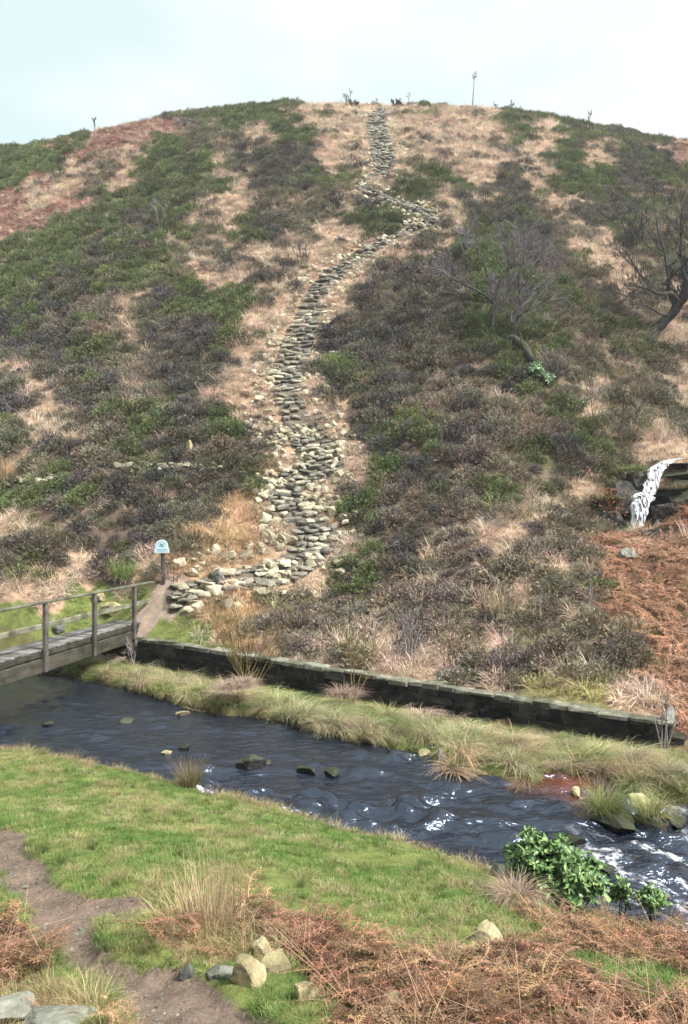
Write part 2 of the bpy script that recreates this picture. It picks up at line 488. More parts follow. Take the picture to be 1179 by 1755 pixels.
def wood_mat(name, c0, c1, along=(1, 1, 14)):
    m, nt, p = mat(name, rough=0.8, spec=0.25)
    tcn = nt.nodes.new('ShaderNodeTexCoord'); oi = nt.nodes.new('ShaderNodeObjectInfo')
    mpn = nt.nodes.new('ShaderNodeMapping'); mpn.inputs['Scale'].default_value = along
    nt.links.new(tcn.outputs['Object'], mpn.inputs['Vector'])
    cmb = nt.nodes.new('ShaderNodeCombineXYZ')
    for i in range(3): nt.links.new(oi.outputs['Random'], cmb.inputs[i])
    sc = node(nt, 'ShaderNodeVectorMath', operation='SCALE'); nt.links.new(cmb.outputs[0], sc.inputs[0]); sc.inputs['Scale'].default_value = 30
    nt.links.new(sc.outputs[0], mpn.inputs['Location'])
    n1 = node(nt, 'ShaderNodeTexNoise', Scale=1.6, Detail=7.0, Roughness=0.7); nt.links.new(mpn.outputs[0], n1.inputs['Vector'])
    ge = nt.nodes.new('ShaderNodeNewGeometry')
    n2 = node(nt, 'ShaderNodeTexNoise', Scale=3.0, Detail=5.0); nt.links.new(ge.outputs['Position'], n2.inputs['Vector'])
    r = ramp(nt, [(0.3, c0), (0.7, c1)], n1.outputs['Fac'])
    dk = ramp(nt, [(0.35, (.45, .47, .42)), (0.6, (1.1, 1.1, 1.1))], n2.outputs['Fac'])
    c = mixc(nt, r.outputs['Color'], dk.outputs['Color'], 1.0, 'MULTIPLY')
    rv = node(nt, 'ShaderNodeMath', operation='MULTIPLY_ADD'); nt.links.new(oi.outputs['Random'], rv.inputs[0]); rv.inputs[1].default_value = 0.5; rv.inputs[2].default_value = 0.75
    vs = node(nt, 'ShaderNodeVectorMath', operation='SCALE'); nt.links.new(c, vs.inputs[0]); nt.links.new(rv.outputs[0], vs.inputs['Scale'])
    nt.links.new(vs.outputs[0], p.inputs['Base Color'])
    bump(nt, p, n1.outputs['Fac'], 0.5, 0.008)
    return m
M['wood'] = wood_mat('weathered_wood', (.045, .038, .034), (.15, .13, .12), (9, 9, 1))
M['rubble'] = stone_mat('rubble_stone', (.16, .15, .12), (.27, .25, .20), (.40, .37, .29), lichen=(.36, .34, .25), moss=0.25, scale=2.5)
M['rail'] = wood_mat('mossy_rail_wood', (.07, .07, .045), (.20, .19, .14), (1, 9, 9))
M['plank'] = wood_mat('grey_plank', (.10, .094, .088), (.22, .205, .195), (1, 9, 9))
M['beam'] = wood_mat('dark_beam', (.030, .027, .020), (.095, .086, .064), (1, 6, 6))

# ------------------------------------------------------------------ object helpers
def link(name, me, m=None, parent=None, kind=None):
    o = bpy.data.objects.new(name, me)
    COL.objects.link(o)
    if m is not None and me is not None and not me.materials: me.materials.append(m)
    if parent is not None: o.parent = parent
    if kind: o['kind'] = kind
    return o

def thing(name, label, cat, loc=(0, 0, 0), group=None):
    o = bpy.data.objects.new(name, None)
    o.empty_display_size = 0.2
    o.location = loc
    COL.objects.link(o)
    return tag(o, label, cat, group)

def tag(o, label, cat, group=None):
    o['label'] = label; o['category'] = cat
    if group: o['group'] = group
    return o

def mesh_np(name, V, Fc, smooth=False, tone=None):
    """V (n,3), Fc list/array of tris or quads"""
    me = bpy.data.meshes.new(name)
    V = np.asarray(V, np.float32)
    Fc = np.asarray(Fc, np.int32)
    k = Fc.shape[1]
    me.vertices.add(len(V)); me.vertices.foreach_set('co', V.ravel())
    me.loops.add(Fc.size); me.loops.foreach_set('vertex_index', Fc.ravel())
    me.polygons.add(len(Fc)); me.polygons.foreach_set('loop_start', np.arange(0, Fc.size, k, dtype=np.int32))
    me.update(calc_edges=True)
    me.polygons.foreach_set('use_smooth', np.full(len(Fc), smooth))
    if tone is not None:
        a = me.attributes.new('tone', 'FLOAT_COLOR', 'POINT')
        t = np.ones((len(V), 4), np.float32); t[:, :3] = np.asarray(tone, np.float32).reshape(len(V), -1)
        a.data.foreach_set('color', t.ravel())
    return me

class MB:
    """collects boxes and tubes into one mesh"""
    def __init__(s): s.v = []; s.f = []
    def add(s, vs, fs):
        n = len(s.v)
        s.v += [tuple(v) for v in vs]; s.f += [tuple(i + n for i in f) for f in fs]
        return s
    def box(s, c, size, rot=None, taper=0.0):
        hx, hy, hz = (q / 2 for q in size)
        vs = [Vector((sx * hx, sy * hy, sz * hz)) for sz in (-1, 1) for sy in (-1, 1) for sx in (-1, 1)]
        if rot is not None: vs = [rot @ v for v in vs]
        c = Vector(c)
        return s.add([v + c for v in vs], [(0, 2, 3, 1), (4, 5, 7, 6), (0, 1, 5, 4), (2, 6, 7, 3), (0, 4, 6, 2), (1, 3, 7, 5)])
    def tube(s, pts, rad, n=5, cap=True):
        pts = [Vector(p) for p in pts]
        rings = []
        u = None
        for i, p in enumerate(pts):
            t = (pts[min(i + 1, len(pts) - 1)] - pts[max(i - 1, 0)])
            if t.length < 1e-7: t = Vector((0, 0, 1))
            t.normalize()
            if u is None:
                u = t.orthogonal().normalized()
            else:
                u = (u - t * u.dot(t))
                u = u.normalized() if u.length > 1e-6 else t.orthogonal().normalized()
            v = t.cross(u)
            r = rad[i] if hasattr(rad, '__len__') else rad
            rings.append([p + (u * math.cos(2 * math.pi * k / n) + v * math.sin(2 * math.pi * k / n)) * r for k in range(n)])
        vs = [q for r_ in rings for q in r_]
        fs = []
        for i in range(len(pts) - 1):
            for k in range(n):
                a = i * n + k; b = i * n + (k + 1) % n
                fs.append((a, b, b + n, a + n))
        if cap:
            fs.append(tuple(range(n - 1, -1, -1))); e = (len(pts) - 1) * n
            fs.append(tuple(range(e, e + n)))
        return s.add(vs, fs)
    def mesh(s, name, smooth=False):
        me = bpy.data.meshes.new(name)
        me.from_pydata(s.v, [], s.f)
        if smooth: me.polygons.foreach_set('use_smooth', [True] * len(me.polygons))
        me.update()
        return me
    def build(s, name, m, parent=None, smooth=False, kind=None):
        return link(name, s.mesh(name, smooth), m, parent, kind)

def bevel_mesh(me, w, seg=1):
    bm = bmesh.new(); bm.from_mesh(me)
    bmesh.ops.bevel(bm, geom=bm.edges[:], offset=w, segments=seg, affect='EDGES', clamp_overlap=True)
    bm.to_mesh(me); bm.free()
    return me

def hull_mesh(name, pts, m):
    bm = bmesh.new()
    for p in pts: bm.verts.new(p)
    r = bmesh.ops.convex_hull(bm, input=bm.verts[:])
    junk = list({g for g in r['geom_interior'] + r['geom_unused'] if isinstance(g, bmesh.types.BMVert)})
    if junk: bmesh.ops.delete(bm, geom=junk, context='VERTS')
    bmesh.ops.recalc_face_normals(bm, faces=bm.faces[:])
    me = bpy.data.meshes.new(name); bm.to_mesh(me); bm.free()
    me.materials.append(m)
    return me

# ------------------------------------------------------------------ ground sheet
GROUND_DATA = {}
def build_ground():
    us = np.linspace(-1.15, 1.15, 520)
    us = np.sign(us) * (np.abs(us) * 0.55 + 0.45 * np.abs(us) ** 3 / 1.15 ** 2)
    ds = [-3.5]
    while ds[-1] < 200:
        d = ds[-1]
        ds.append(d + (0.35 if d < 2.5 else 0.022 + 0.0009 * d if d < 9 else 0.0032 * d + 0.005 if d < 22 else 0.0055 * d if d < 70 else 0.06 * d))
    ds = np.array(ds)
    U, D = np.meshgrid(us, ds)
    X = U * (D + 7.0); Y = D
    x = X.ravel(); y = Y.ravel()
    z = ground_z(x, y)
    nr, nc = X.shape
    idx = np.arange(nr * nc).reshape(nr, nc)
    Fc = np.stack([idx[:-1, :-1], idx[:-1, 1:], idx[1:, 1:], idx[1:, :-1]], -1).reshape(-1, 4)
    me = mesh_np('ground', np.stack([x, y, z], 1), Fc, smooth=True)
    c = classify(x, y, z)
    pal = {'h': (.085, .062, .048), 'g': (.085, .080, .042), 'm': (.13, .10, .075), 'k': (.10, .08, .06), 's': (.31, .22, .155), 'o': (.33, .22, .13),
           'b': (.095, .05, .034), 'l': (.13, .155, .05), 'r': (.035, .032, .028), 't': (.11, .105, .045), 'w': (.24, .18, .10),
           'd': (.155, .118, .096), 'e': (.15, .13, .07), 'x': (.045, .032, .022), 'y': (.20, .18, .09)}
    col = np.ones((len(x), 4), np.float32)
    for k, v in pal.items(): col[c == k, :3] = v
    ld = seg_dist(x, y, LANDING)[0]
    lm = (ld < 0.42 + 0.3 * (fbm(x / .4, y / .4, 81) - .5)) & (y > 19)
    col[lm, :3] = (.25, .195, .16)
    GROUND_DATA.update(me=me, x=x, y=y, col=col)
    a = me.attributes.new('cover', 'FLOAT_COLOR', 'POINT')
    a.data.foreach_set('color', col.ravel())
    m, nt, p = mat('ground_cover', rough=0.95, spec=0.12)
    at_ = node(nt, 'ShaderNodeAttribute', attribute_name='cover')
    ge = nt.nodes.new('ShaderNodeNewGeometry')
    n1 = node(nt, 'ShaderNodeTexNoise', Scale=4.0, Detail=8.0, Roughness=0.7); nt.links.new(ge.outputs['Position'], n1.inputs['Vector'])
    n2 = node(nt, 'ShaderNodeTexNoise', Scale=38.0, Detail=6.0, Roughness=0.7); nt.links.new(ge.outputs['Position'], n2.inputs['Vector'])
    r1 = ramp(nt, [(0.32, (.62, .60, .58)), (0.68, (1.3, 1.28, 1.22))], n1.outputs['Fac'])
    r2 = ramp(nt, [(0.3, (.6, .6, .6)), (0.7, (1.3, 1.3, 1.3))], n2.outputs['Fac'])
    cc = mixc(nt, at_.outputs['Color'], r1.outputs['Color'], 1.0, 'MULTIPLY')
    cc = mixc(nt, cc, r2.outputs['Color'], 1.0, 'MULTIPLY')
    nt.links.new(cc, p.inputs['Base Color'])
    bump(nt, p, n2.outputs['Fac'], 0.9, 0.02)
    return link('ground', me, m, kind='structure')
GROUND = build_ground()

# ------------------------------------------------------------------ the stream
RAPIDS = [(1075, 1400), (1300, 1380), (1300, 1600), (1000, 1545), (1010, 1470), (990, 1440)]
def build_water():
    us = np.linspace(-0.62, 0.62, 560)
    ds = [5.0]
    while ds[-1] < 23: ds.append(ds[-1] + 0.0035 * ds[-1] + 0.004)
    U, D = np.meshgrid(us, np.array(ds))
    x = (U * (D + 3.0)).ravel(); y = D.ravel()
    sd = stream_sd(x, y)
    z0 = water_z(x, y)
    px, py = proj(x, y, z0)
    rp = np.zeros(x.shape)
    q = in_poly(px, py, RAPIDS)
    rp[q] = 1.0
    # distance-softened rapids mask from overlapping shifted tests
    rp = np.mean([in_poly(px + ox, py + oy, RAPIDS).astype(float) for ox in (-50, -25, 0, 25, 50) for oy in (-22, 0, 22)], 0)
    # ripples run across the flow
    fx, fy = 0.82, -0.57
    s = x * fx + y * fy; c = -x * fy + y * fx
    wob = (fbm(x / .5, y / .5, 91) - .5) * 0.5
    rip = ((.5 - np.abs(2 * fbm(s / .75 + wob, c / .5 + wob, 92, 2) - 1)) * 0.085 + (fbm(x / .42, y / .36, 95, 2) - .5) * 0.12 + (.5 - np.abs(2 * fbm(x / .22, y / .24, 94, 2) - 1)) * 0.034) * (.35 + 1.3 * sstep(.35, .65, fbm(s / 2.2, c / .9, 96, 3)))
    calm = sstep(-3.6, -1.2, x - 0.22 * (y - 13)) * 1.0 + 0.6
    big = (fbm(s / .5, c / .34, 97, 4) - .5) * 0.26
    z = z0 + rip * (0.75 * calm + 0.6 * rp) + big * rp
    # standing ripples below the boulders midstream
    nr, nc = U.shape
    idx = np.arange(nr * nc).reshape(nr, nc)
    Fc = np.stack([idx[:-1, :-1], idx[:-1, 1:], idx[1:, 1:], idx[1:, :-1]], -1).reshape(-1, 4)
    keep = (sd > -0.5)[Fc].any(1)
    Fc = Fc[keep]
    used = np.unique(Fc); re = np.zeros(len(x), int); re[used] = np.arange(len(used))
    me = mesh_np('stream', np.stack([x, y, z], 1)[used], re[Fc], smooth=True)
    foam = np.clip(rp * 1.1 * sstep(.57, .76, fbm(s / .55 + wob, c / .16 + wob, 99, 4)), 0, 1)
    a = me.attributes.new('foam', 'FLOAT', 'POINT'); a.data.foreach_set('value', foam[used].astype(np.float32))
    sh = sstep(-0.15, -.02, -np.abs(seg_dist(x, y, FAR_EDGE)[0])) * 0
    pool = np.mean([in_poly(px + ox, py + oy, [(880, 1338), (945, 1326), (1000, 1322), (1045, 1336), (1020, 1372), (960, 1368)]).astype(float) for ox in (-24, 0, 24) for oy in (-10, 0, 10)], 0)
    a = me.attributes.new('peat', 'FLOAT', 'POINT'); a.data.foreach_set('value', pool[used].astype(np.float32))
    m, nt, p = mat('stream_water', (.008, .008, .011), 0.06, 0.5)
    p.inputs['IOR'].default_value = 1.95
    p.inputs['Specular Tint'].default_value = (.66, .78, 1.0, 1)
    af = node(nt, 'ShaderNodeAttribute', attribute_name='foam'); ap = node(nt, 'ShaderNodeAttribute', attribute_name='peat')
    ge = nt.nodes.new('ShaderNodeNewGeometry')
    mpn = nt.nodes.new('ShaderNodeMapping'); mpn.inputs['Rotation'].default_value = (0, 0, R(-28)); mpn.inputs['Scale'].default_value = (1.0, 2.0, 1.0)
    nt.links.new(ge.outputs['Position'], mpn.inputs['Vector'])
    n1 = node(nt, 'ShaderNodeTexNoise', Scale=4.0, Detail=4.0, Roughness=0.5, Distortion=0.6); nt.links.new(mpn.outputs[0], n1.inputs['Vector'])
    n3 = node(nt, 'ShaderNodeTexNoise', Scale=14.0, Detail=4.0, Roughness=0.6); nt.links.new(ge.outputs['Position'], n3.inputs['Vector'])
    base = mixc(nt, (.008, .010, .017), (.085, .022, .006), ap.outputs['Fac'])
    fr = node(nt, 'ShaderNodeMath', operation='MULTIPLY'); nt.links.new(af.outputs['Fac'], fr.inputs[0]); fr.use_clamp = True
    fs = ramp(nt, [(0.42, (0, 0, 0)), (0.58, (1, 1, 1))], n3.outputs['Fac']); nt.links.new(fs.outputs['Color'], fr.inputs[1])
    c = mixc(nt, base, (.50, .51, .53), fr.outputs[0])
    nt.links.new(c, p.inputs['Base Color'])
    ro = node(nt, 'ShaderNodeMath', operation='MULTIPLY_ADD'); nt.links.new(fr.outputs[0], ro.inputs[0]); ro.inputs[1].default_value = 0.6; ro.inputs[2].default_value = 0.2
    nt.links.new(ro.outputs[0], p.inputs['Roughness'])
    n4 = node(nt, 'ShaderNodeTexNoise', Scale=11.0, Detail=3.0, Roughness=0.5); nt.links.new(mpn.outputs[0], n4.inputs['Vector'])
    hs = node(nt, 'ShaderNodeMath', operation='MULTIPLY_ADD'); nt.links.new(n4.outputs['Fac'], hs.inputs[0]); hs.inputs[1].default_value = 0.45; nt.links.new(n1.outputs['Fac'], hs.inputs[2])
    bump(nt, p, hs.outputs[0], 0.65, 0.065)
    return link('stream', me, m, kind='structure')
build_water()

# ------------------------------------------------------------------ stones shared by path, wall and banks
def slab_pts(rs):
    n = rs.randint(7, 9)
    pts = []
    a0 = rs.uniform(0, 6.28)
    for k in range(n):
        a = a0 + 6.283 * (k + rs.uniform(-.3, .3)) / n
        r = rs.uniform(.88, 1.08)
        x = max(-.5, min(.5, math.cos(a) * .62 * r)); y = max(-.5, min(.5, math.sin(a) * .62 * r))
        pts.append((x * rs.uniform(.72, .95), y * rs.uniform(.72, .95), .5 + rs.uniform(-.12, .03)))
        pts.append((x, y, rs.uniform(-.15, .2)))
        if k % 2: pts.append((x * .85, y * .85, -.5))
    return pts
def rock_pts(rs, n=15):
    pts = []
    for k in range(n):
        v = Vector((rs.gauss(0, 1), rs.gauss(0, 1), rs.gauss(0, 1))).normalized()
        q = max(abs(v.x), abs(v.y), abs(v.z))
        v = v * (0.5 / (q ** 0.55)) * rs.uniform(.82, 1.02)
        pts.append(v)
    return pts
_rs = random.Random(5)
PALE = [hull_mesh('step_stone', slab_pts(_rs), M['edge']) for _ in range(4)]
SLABS = [hull_mesh('step_stone', slab_pts(_rs), M['step']) for _ in range(10)]
EDGES = [hull_mesh('edge_stone', rock_pts(_rs, 16), M['edge']) for _ in range(14)]

def rough_rock(name, seed, m, size, sub=3, cuts=9, disp=0.05):
    """an angular boulder: a ball cut by random planes, then roughened"""
    rs = random.Random(seed)
    bm = bmesh.new()
    bmesh.ops.create_icosphere(bm, subdivisions=sub, radius=1.0)
    planes = [(Vector((rs.gauss(0, 1), rs.gauss(0, 1), rs.gauss(0, .9))).normalized(), rs.uniform(.42, .74)) for _ in range(cuts)]
    from mathutils import noise as mn
    for v in bm.verts:
        for n_, d_ in planes:
            e = v.co.dot(n_) - d_
            if e > 0: v.co -= n_ * e
        k = mn.fractal(v.co * 3.0 + Vector((seed, 0, 0)), .8, 2.2, 5)
        v.co *= 1 + disp * k
        v.co = Vector((v.co.x * size[0], v.co.y * size[1], v.co.z * size[2])) * 0.72
    me = bpy.data.meshes.new(name)
    bm.to_mesh(me); bm.free()
    me.materials.append(m)
    return me

def joined_stones(name, items, m, parent):
    """items: (mesh, matrix); all in one part"""
    V, Fc = [], []
    n = 0
    for me, mw in items:
        vs = [mw @ v.co for v in me.vertices]
        V += [tuple(v) for v in vs]
        Fc += [tuple(i + n for i in p.vertices) for p in me.polygons]
        n += len(vs)
    me = bpy.data.meshes.new(name); me.from_pydata(V, [], Fc); me.update()
    return link(name, me, m, parent, kind='stuff')

# ------------------------------------------------------------------ the stone stair up the hill
PATH_PX = [(300, 1027, 46), (345, 1012, 46), (400, 998, 50), (450, 990, 58), (495, 975, 66), (530, 950, 72), (545, 928, 74), (528, 903, 70), (505, 875, 64), (488, 850, 60), (500, 826, 62),
           (545, 812, 64), (562, 796, 66), (545, 772, 62), (522, 745, 58), (506, 715, 48), (494, 680, 48), (494, 645, 52), (504, 610, 54), (515, 575, 52), (528, 540, 48), (545, 503, 46),
           (572, 472, 44), (610, 446, 38), (650, 420, 32), (695, 399, 28), (738, 384, 24), (738, 372, 24), (706, 356, 24), (668, 344, 22), (632, 330, 24), (620, 318, 24), (640, 305, 28), (660, 290, 38),
           (657, 262, 44), (649, 236, 42), (645, 210, 38), (652, 192, 30), (662, 183, 22)]
_pp = [at(px, py) for px, py, _ in PATH_PX]
_pw = [w_ * (.96 if py_ < 560 else 1.06) * p.y / F for (_, py_, w_), p in zip([(q[0], q[1], q[2]) for q in PATH_PX], _pp)]
def resample(pts, ws, step):
    P = np.array([(p.x, p.y, w_) for p, w_ in zip(pts, ws)])
    # Catmull-Rom through the points
    Q = []
    n = len(P)
    for i in range(n - 1):
        p0, p1, p2, p3 = P[max(i - 1, 0)], P[i], P[i + 1], P[min(i + 2, n - 1)]
        for t in np.linspace(0, 1, 16, endpoint=False):
            Q.append(.5 * ((2 * p1) + (-p0 + p2) * t + (2 * p0 - 5 * p1 + 4 * p2 - p3) * t * t + (-p0 + 3 * p1 - 3 * p2 + p3) * t ** 3))
    Q.append(P[-1]); Q = np.array(Q)
    L = np.r_[0, np.cumsum(np.hypot(*np.diff(Q[:, :2], axis=0).T))]
    s = np.arange(0, L[-1], step)
    return np.stack([np.interp(s, L, Q[:, k]) for k in range(3)], 1)
PATH = resample(_pp, _pw, 0.225)
_pz = ground_z(PATH[:, 0], PATH[:, 1])
k5 = np.ones(5) / 5
_pz = np.convolve(np.pad(_pz, 2, 'edge'), k5, 'valid')

def path_dist(x, y):
    best = np.full(x.shape, 1e9); wd = np.zeros(x.shape)
    for i in range(0, len(PATH), 2):
        d = np.hypot(x - PATH[i, 0], y - PATH[i, 1])
        k = d < best
        best = np.where(k, d, best); wd = np.where(k, PATH[i, 2], wd)
    return best, wd

stair = thing('stone_stair', 'long winding flight of rough stone steps edged with pale boulders climbing the hillside', 'stone stair', (PATH[0, 0], PATH[0, 1], _pz[0]))
def build_stair():
    rs = random.Random(3)
    org = Vector(stair.location)
    slabs, edges = [], []
    n = len(PATH)
    for i in range(n):
        x, y, w_ = PATH[i]
        a = PATH[min(i + 2, n - 1)][:2] - PATH[max(i - 2, 0)][:2]
        ang = math.atan2(a[1], a[0]) + rs.uniform(-.2, .2)
        t = Vector((math.cos(ang), math.sin(ang), 0)); sd = Vector((-t.y, t.x, 0))
        cuts = max(2, round(w_ / rs.uniform(.28, .55)))
        fr = sorted([0] + [min(.93, max(.07, (k + rs.uniform(-.25, .25)) / cuts)) for k in range(1, cuts)] + [1])
        for k in range(cuts):
            o = (fr[k] + fr[k + 1]) / 2 - .5
            wid = (fr[k + 1] - fr[k]) * w_
            if rs.random() < .05: continue
            c = Vector((x, y, 0)) + sd * (o * w_) + t * rs.uniform(-.07, .07)
            lz = gz(c.x, c.y); z = max(.45 * _pz[i] + .55 * lz, lz - .01)
            th = rs.uniform(.09, .185)
            if i < 17: z -= .055
            c.z = z + rs.uniform(-.05, .05) + .06 - th / 2
            q = Quaternion((0, 0, 1), ang + math.pi / 2 + rs.uniform(-.1, .1)) @ Quaternion((1, 0, 0), rs.uniform(-.22, .22)) @ Quaternion((0, 1, 0), rs.uniform(-.22, .22))
            sc = Vector((wid * rs.uniform(.9, 1.12), rs.uniform(.28, .42), th))
            slabs.append((sc.x * sc.z / y ** 2, rs.choice(PALE if rs.random() < .12 else SLABS), c, q, sc))
        # loose boulders along both edges
        up = _pz[min(i + 3, n - 1)] - _pz[max(i - 3, 0)]
        for side in (-1, 1):
            pxl = CX + F * x / y; pyl = CY - F * _pz[i] / y
            wide = .32 + .60 * float(vnoise(np.array([i * .06 + side * 9]), np.array([side * 3.3]), 7)[0])
            if 690 < pyl < 790 and side > 0: wide += .35
            if pyl > 780: wide = max(wide, .38)
            if 560 < pyl < 760: wide += .15
            if 440 < pyl < 690: wide += .12
            cnt = max(1, int(wide * 3.6 + rs.random()))
            for k in range(cnt):
                if rs.random() < (.5 if i < 14 else .08): continue
                s_ = rs.uniform(.15, .34) * (1.22 if pyl > 800 else 1.0)
                off = side * (w_ / 2 + .06 + wide * (k + rs.random()) / cnt)
                c = Vector((x, y, 0)) + sd * off + t * rs.uniform(-.12, .12)
                c.z = gz(c.x, c.y) + s_ * rs.uniform(.10, .34)
                q = Quaternion((rs.random() - .5, rs.random() - .5, rs.random() - .5, rs.random() - .5)).normalized()
                q = Quaternion((0, 0, 1), rs.uniform(0, 6.28)) @ Quaternion((1, 0, 0), rs.uniform(-.4, .4)) @ Quaternion((0, 1, 0), rs.uniform(-.4, .4))
                sc = Vector((s_ * rs.uniform(.9, 1.5), s_ * rs.uniform(.8, 1.1), s_ * rs.uniform(.6, .9)))
                edges.append((sc.x * sc.z / y ** 2, rs.choice(EDGES), c, q, sc))
    # the rubble apron of tumbled stones on the inside of the bends and by the foot of the stair
    for (px, py, nx, ny, cnt) in ((520, 748, 46, 18, 46), (575, 775, 30, 24, 34), (470, 752, 26, 18, 26), (462, 640, 20, 40, 26), (560, 560, 12, 30, 10), (470, 828, 22, 18, 22), (585, 815, 22, 10, 14), (585, 930, 12, 20, 14),
                                  (470, 985, 44, 10, 22), (540, 965, 26, 10, 14), (455, 850, 12, 22, 14), (545, 870, 16, 14, 12), (440, 745, 22, 20, 12), (612, 300, 18, 18, 10), (690, 296, 24, 6, 10), (615, 315, 12, 8, 8), (660, 410, 22, 10, 12), (590, 440, 26, 14, 12)):
        for k in range(cnt):
            p = at(px + rs.gauss(0, .5) * nx, py + rs.gauss(0, .5) * ny)
            s_ = rs.uniform(.14, .36)
            q = Quaternion((0, 0, 1), rs.uniform(0, 6.28)) @ Quaternion((1, 0, 0), rs.uniform(-.4, .4)) @ Quaternion((0, 1, 0), rs.uniform(-.4, .4))
            sc = Vector((s_ * rs.uniform(.9, 1.5), s_ * rs.uniform(.8, 1.1), s_ * rs.uniform(.6, .9)))
            p = Vector((p.x, p.y, p.z + s_ * rs.uniform(.1, .35)))
            edges.append((sc.x * sc.z / p.y ** 2, rs.choice(EDGES), p, q, sc))
    for name, items, m in (('step_stone', slabs, M['step']), ('edge_stone', edges, M['edge'])):
        items.sort(key=lambda e: -e[0])
        for _, me, c, q, sc in items[:298]:
            o = bpy.data.objects.new(name, me)
            o.parent = stair
            o.location = c - org; o.rotation_mode = 'QUATERNION'; o.rotation_quaternion = q; o.scale = sc
            COL.objects.link(o)
        joined_stones('upper_' + name + 's', [(me, Matrix.LocRotScale(c - org, q, sc)) for _, me, c, q, sc in items[298:]], m, stair)
    return len(slabs), len(edges)
print('stair stones', build_stair())
def earth_under_stair():
    g = GROUND_DATA
    k = (g['y'] > 19) & (g['y'] < 70) & (np.abs(g['x']) < 14)
    d, w_ = path_dist(g['x'][k], g['y'][k])
    c = g['col'][k]
    c[d < w_ * .46, :3] = (.12, .10, .08)
    g['col'][k] = c
    g['me'].attributes['cover'].data.foreach_set('color', g['col'].ravel())
earth_under_stair()

# ------------------------------------------------------------------ low dark retaining wall
def build_wall():
    rs = random.Random(12)
    A, B = Vector(WALL_A), Vector(WALL_B)
    dv = B - A; L = math.hypot(dv.x, dv.y)
    ang = math.atan2(dv.y, dv.x)
    rot = Quaternion((0, 0, 1), ang)
    nrm = Vector((-math.sin(ang), math.cos(ang), 0))     # towards the hill
    t0 = thing('stone_wall', 'low black weathered stone wall with pale mossy coping along the far bank', 'stone wall', A - Vector((0, 0, .9)))
    org = Vector(t0.location)
    def block(name, s, z, ln, h, dep, m, off=0.0, proud=0.0):
        mb = MB(); mb.box((0, 0, 0), (1, 1, 1))
        return None
    base = []
    for k in range(8):
        mb = MB(); mb.box((0, 0, 0), (1, 1, 1))
        me = mb.mesh('wall_stone')
        for v in me.vertices:
            v.co += Vector((rs.uniform(-.05, .05), rs.uniform(-.04, .04), rs.uniform(-.07, .07)))
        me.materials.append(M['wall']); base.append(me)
    cop = []
    for k in range(5):
        mb = MB(); mb.box((0, 0, 0), (1, 1, 1)); me = mb.mesh('coping_stone')
        bm = bmesh.new(); bm.from_mesh(me); bmesh.ops.bevel(bm, geom=bm.edges[:], offset=.09, segments=1, affect='EDGES'); 
        for v in bm.verts: v.co += Vector((rs.uniform(-.03, .03), rs.uniform(-.05, .05), rs.uniform(-.08, .08)))
        bm.to_mesh(me); bm.free(); me.materials.append(M['coping']); cop.append(me)
    z = -.11
    for row in range(6):
        h = rs.uniform(.105, .14)
        s = rs.uniform(-.3, 0)
        while s < L:
            ln = rs.uniform(.24, .52)
            f = (s + ln / 2) / L
            zt = dv.z * f
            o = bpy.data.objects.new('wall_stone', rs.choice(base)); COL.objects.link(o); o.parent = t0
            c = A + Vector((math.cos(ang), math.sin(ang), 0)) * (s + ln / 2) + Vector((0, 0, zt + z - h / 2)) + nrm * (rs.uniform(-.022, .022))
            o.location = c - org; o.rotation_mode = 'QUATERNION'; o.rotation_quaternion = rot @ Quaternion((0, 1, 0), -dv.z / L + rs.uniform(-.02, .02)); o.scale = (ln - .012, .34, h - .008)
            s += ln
        z -= h
    s = 0
    while s < L + .1:
        ln = rs.uniform(.24, .58)
        f = (s + ln / 2) / L
        o = bpy.data.objects.new('coping_stone', rs.choice(cop)); COL.objects.link(o); o.parent = t0
        c = A + Vector((math.cos(ang), math.sin(ang), 0)) * (s + ln / 2) + Vector((0, 0, dv.z * f - .072 + rs.uniform(-.02, .02))) + nrm * rs.uniform(-.02, .02)
        o.location = c - org; o.rotation_mode = 'QUATERNION'; o.rotation_quaternion = rot @ Quaternion((0, 1, 0), -dv.z / L) @ Quaternion((0, 0, 1), rs.uniform(-.06, .06)) @ Quaternion((1, 0, 0), rs.uniform(-.07, .07)); o.scale = (ln + .005, .31 + rs.uniform(-.05, .05), .075 + rs.uniform(-.02, .035))
        s += ln
    # the core keeps daylight out of the joints
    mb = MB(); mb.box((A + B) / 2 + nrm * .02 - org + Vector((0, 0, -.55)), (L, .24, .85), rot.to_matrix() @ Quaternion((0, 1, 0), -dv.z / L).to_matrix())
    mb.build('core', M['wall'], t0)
    # upright end stone
    me = rough_rock('end_stone', 4, M['greyrock'], (.22, .24, .36), 2)
    o = link('end_stone', me, None, t0); o.location = B - org + Vector((.12, .0, -.02))
build_wall()

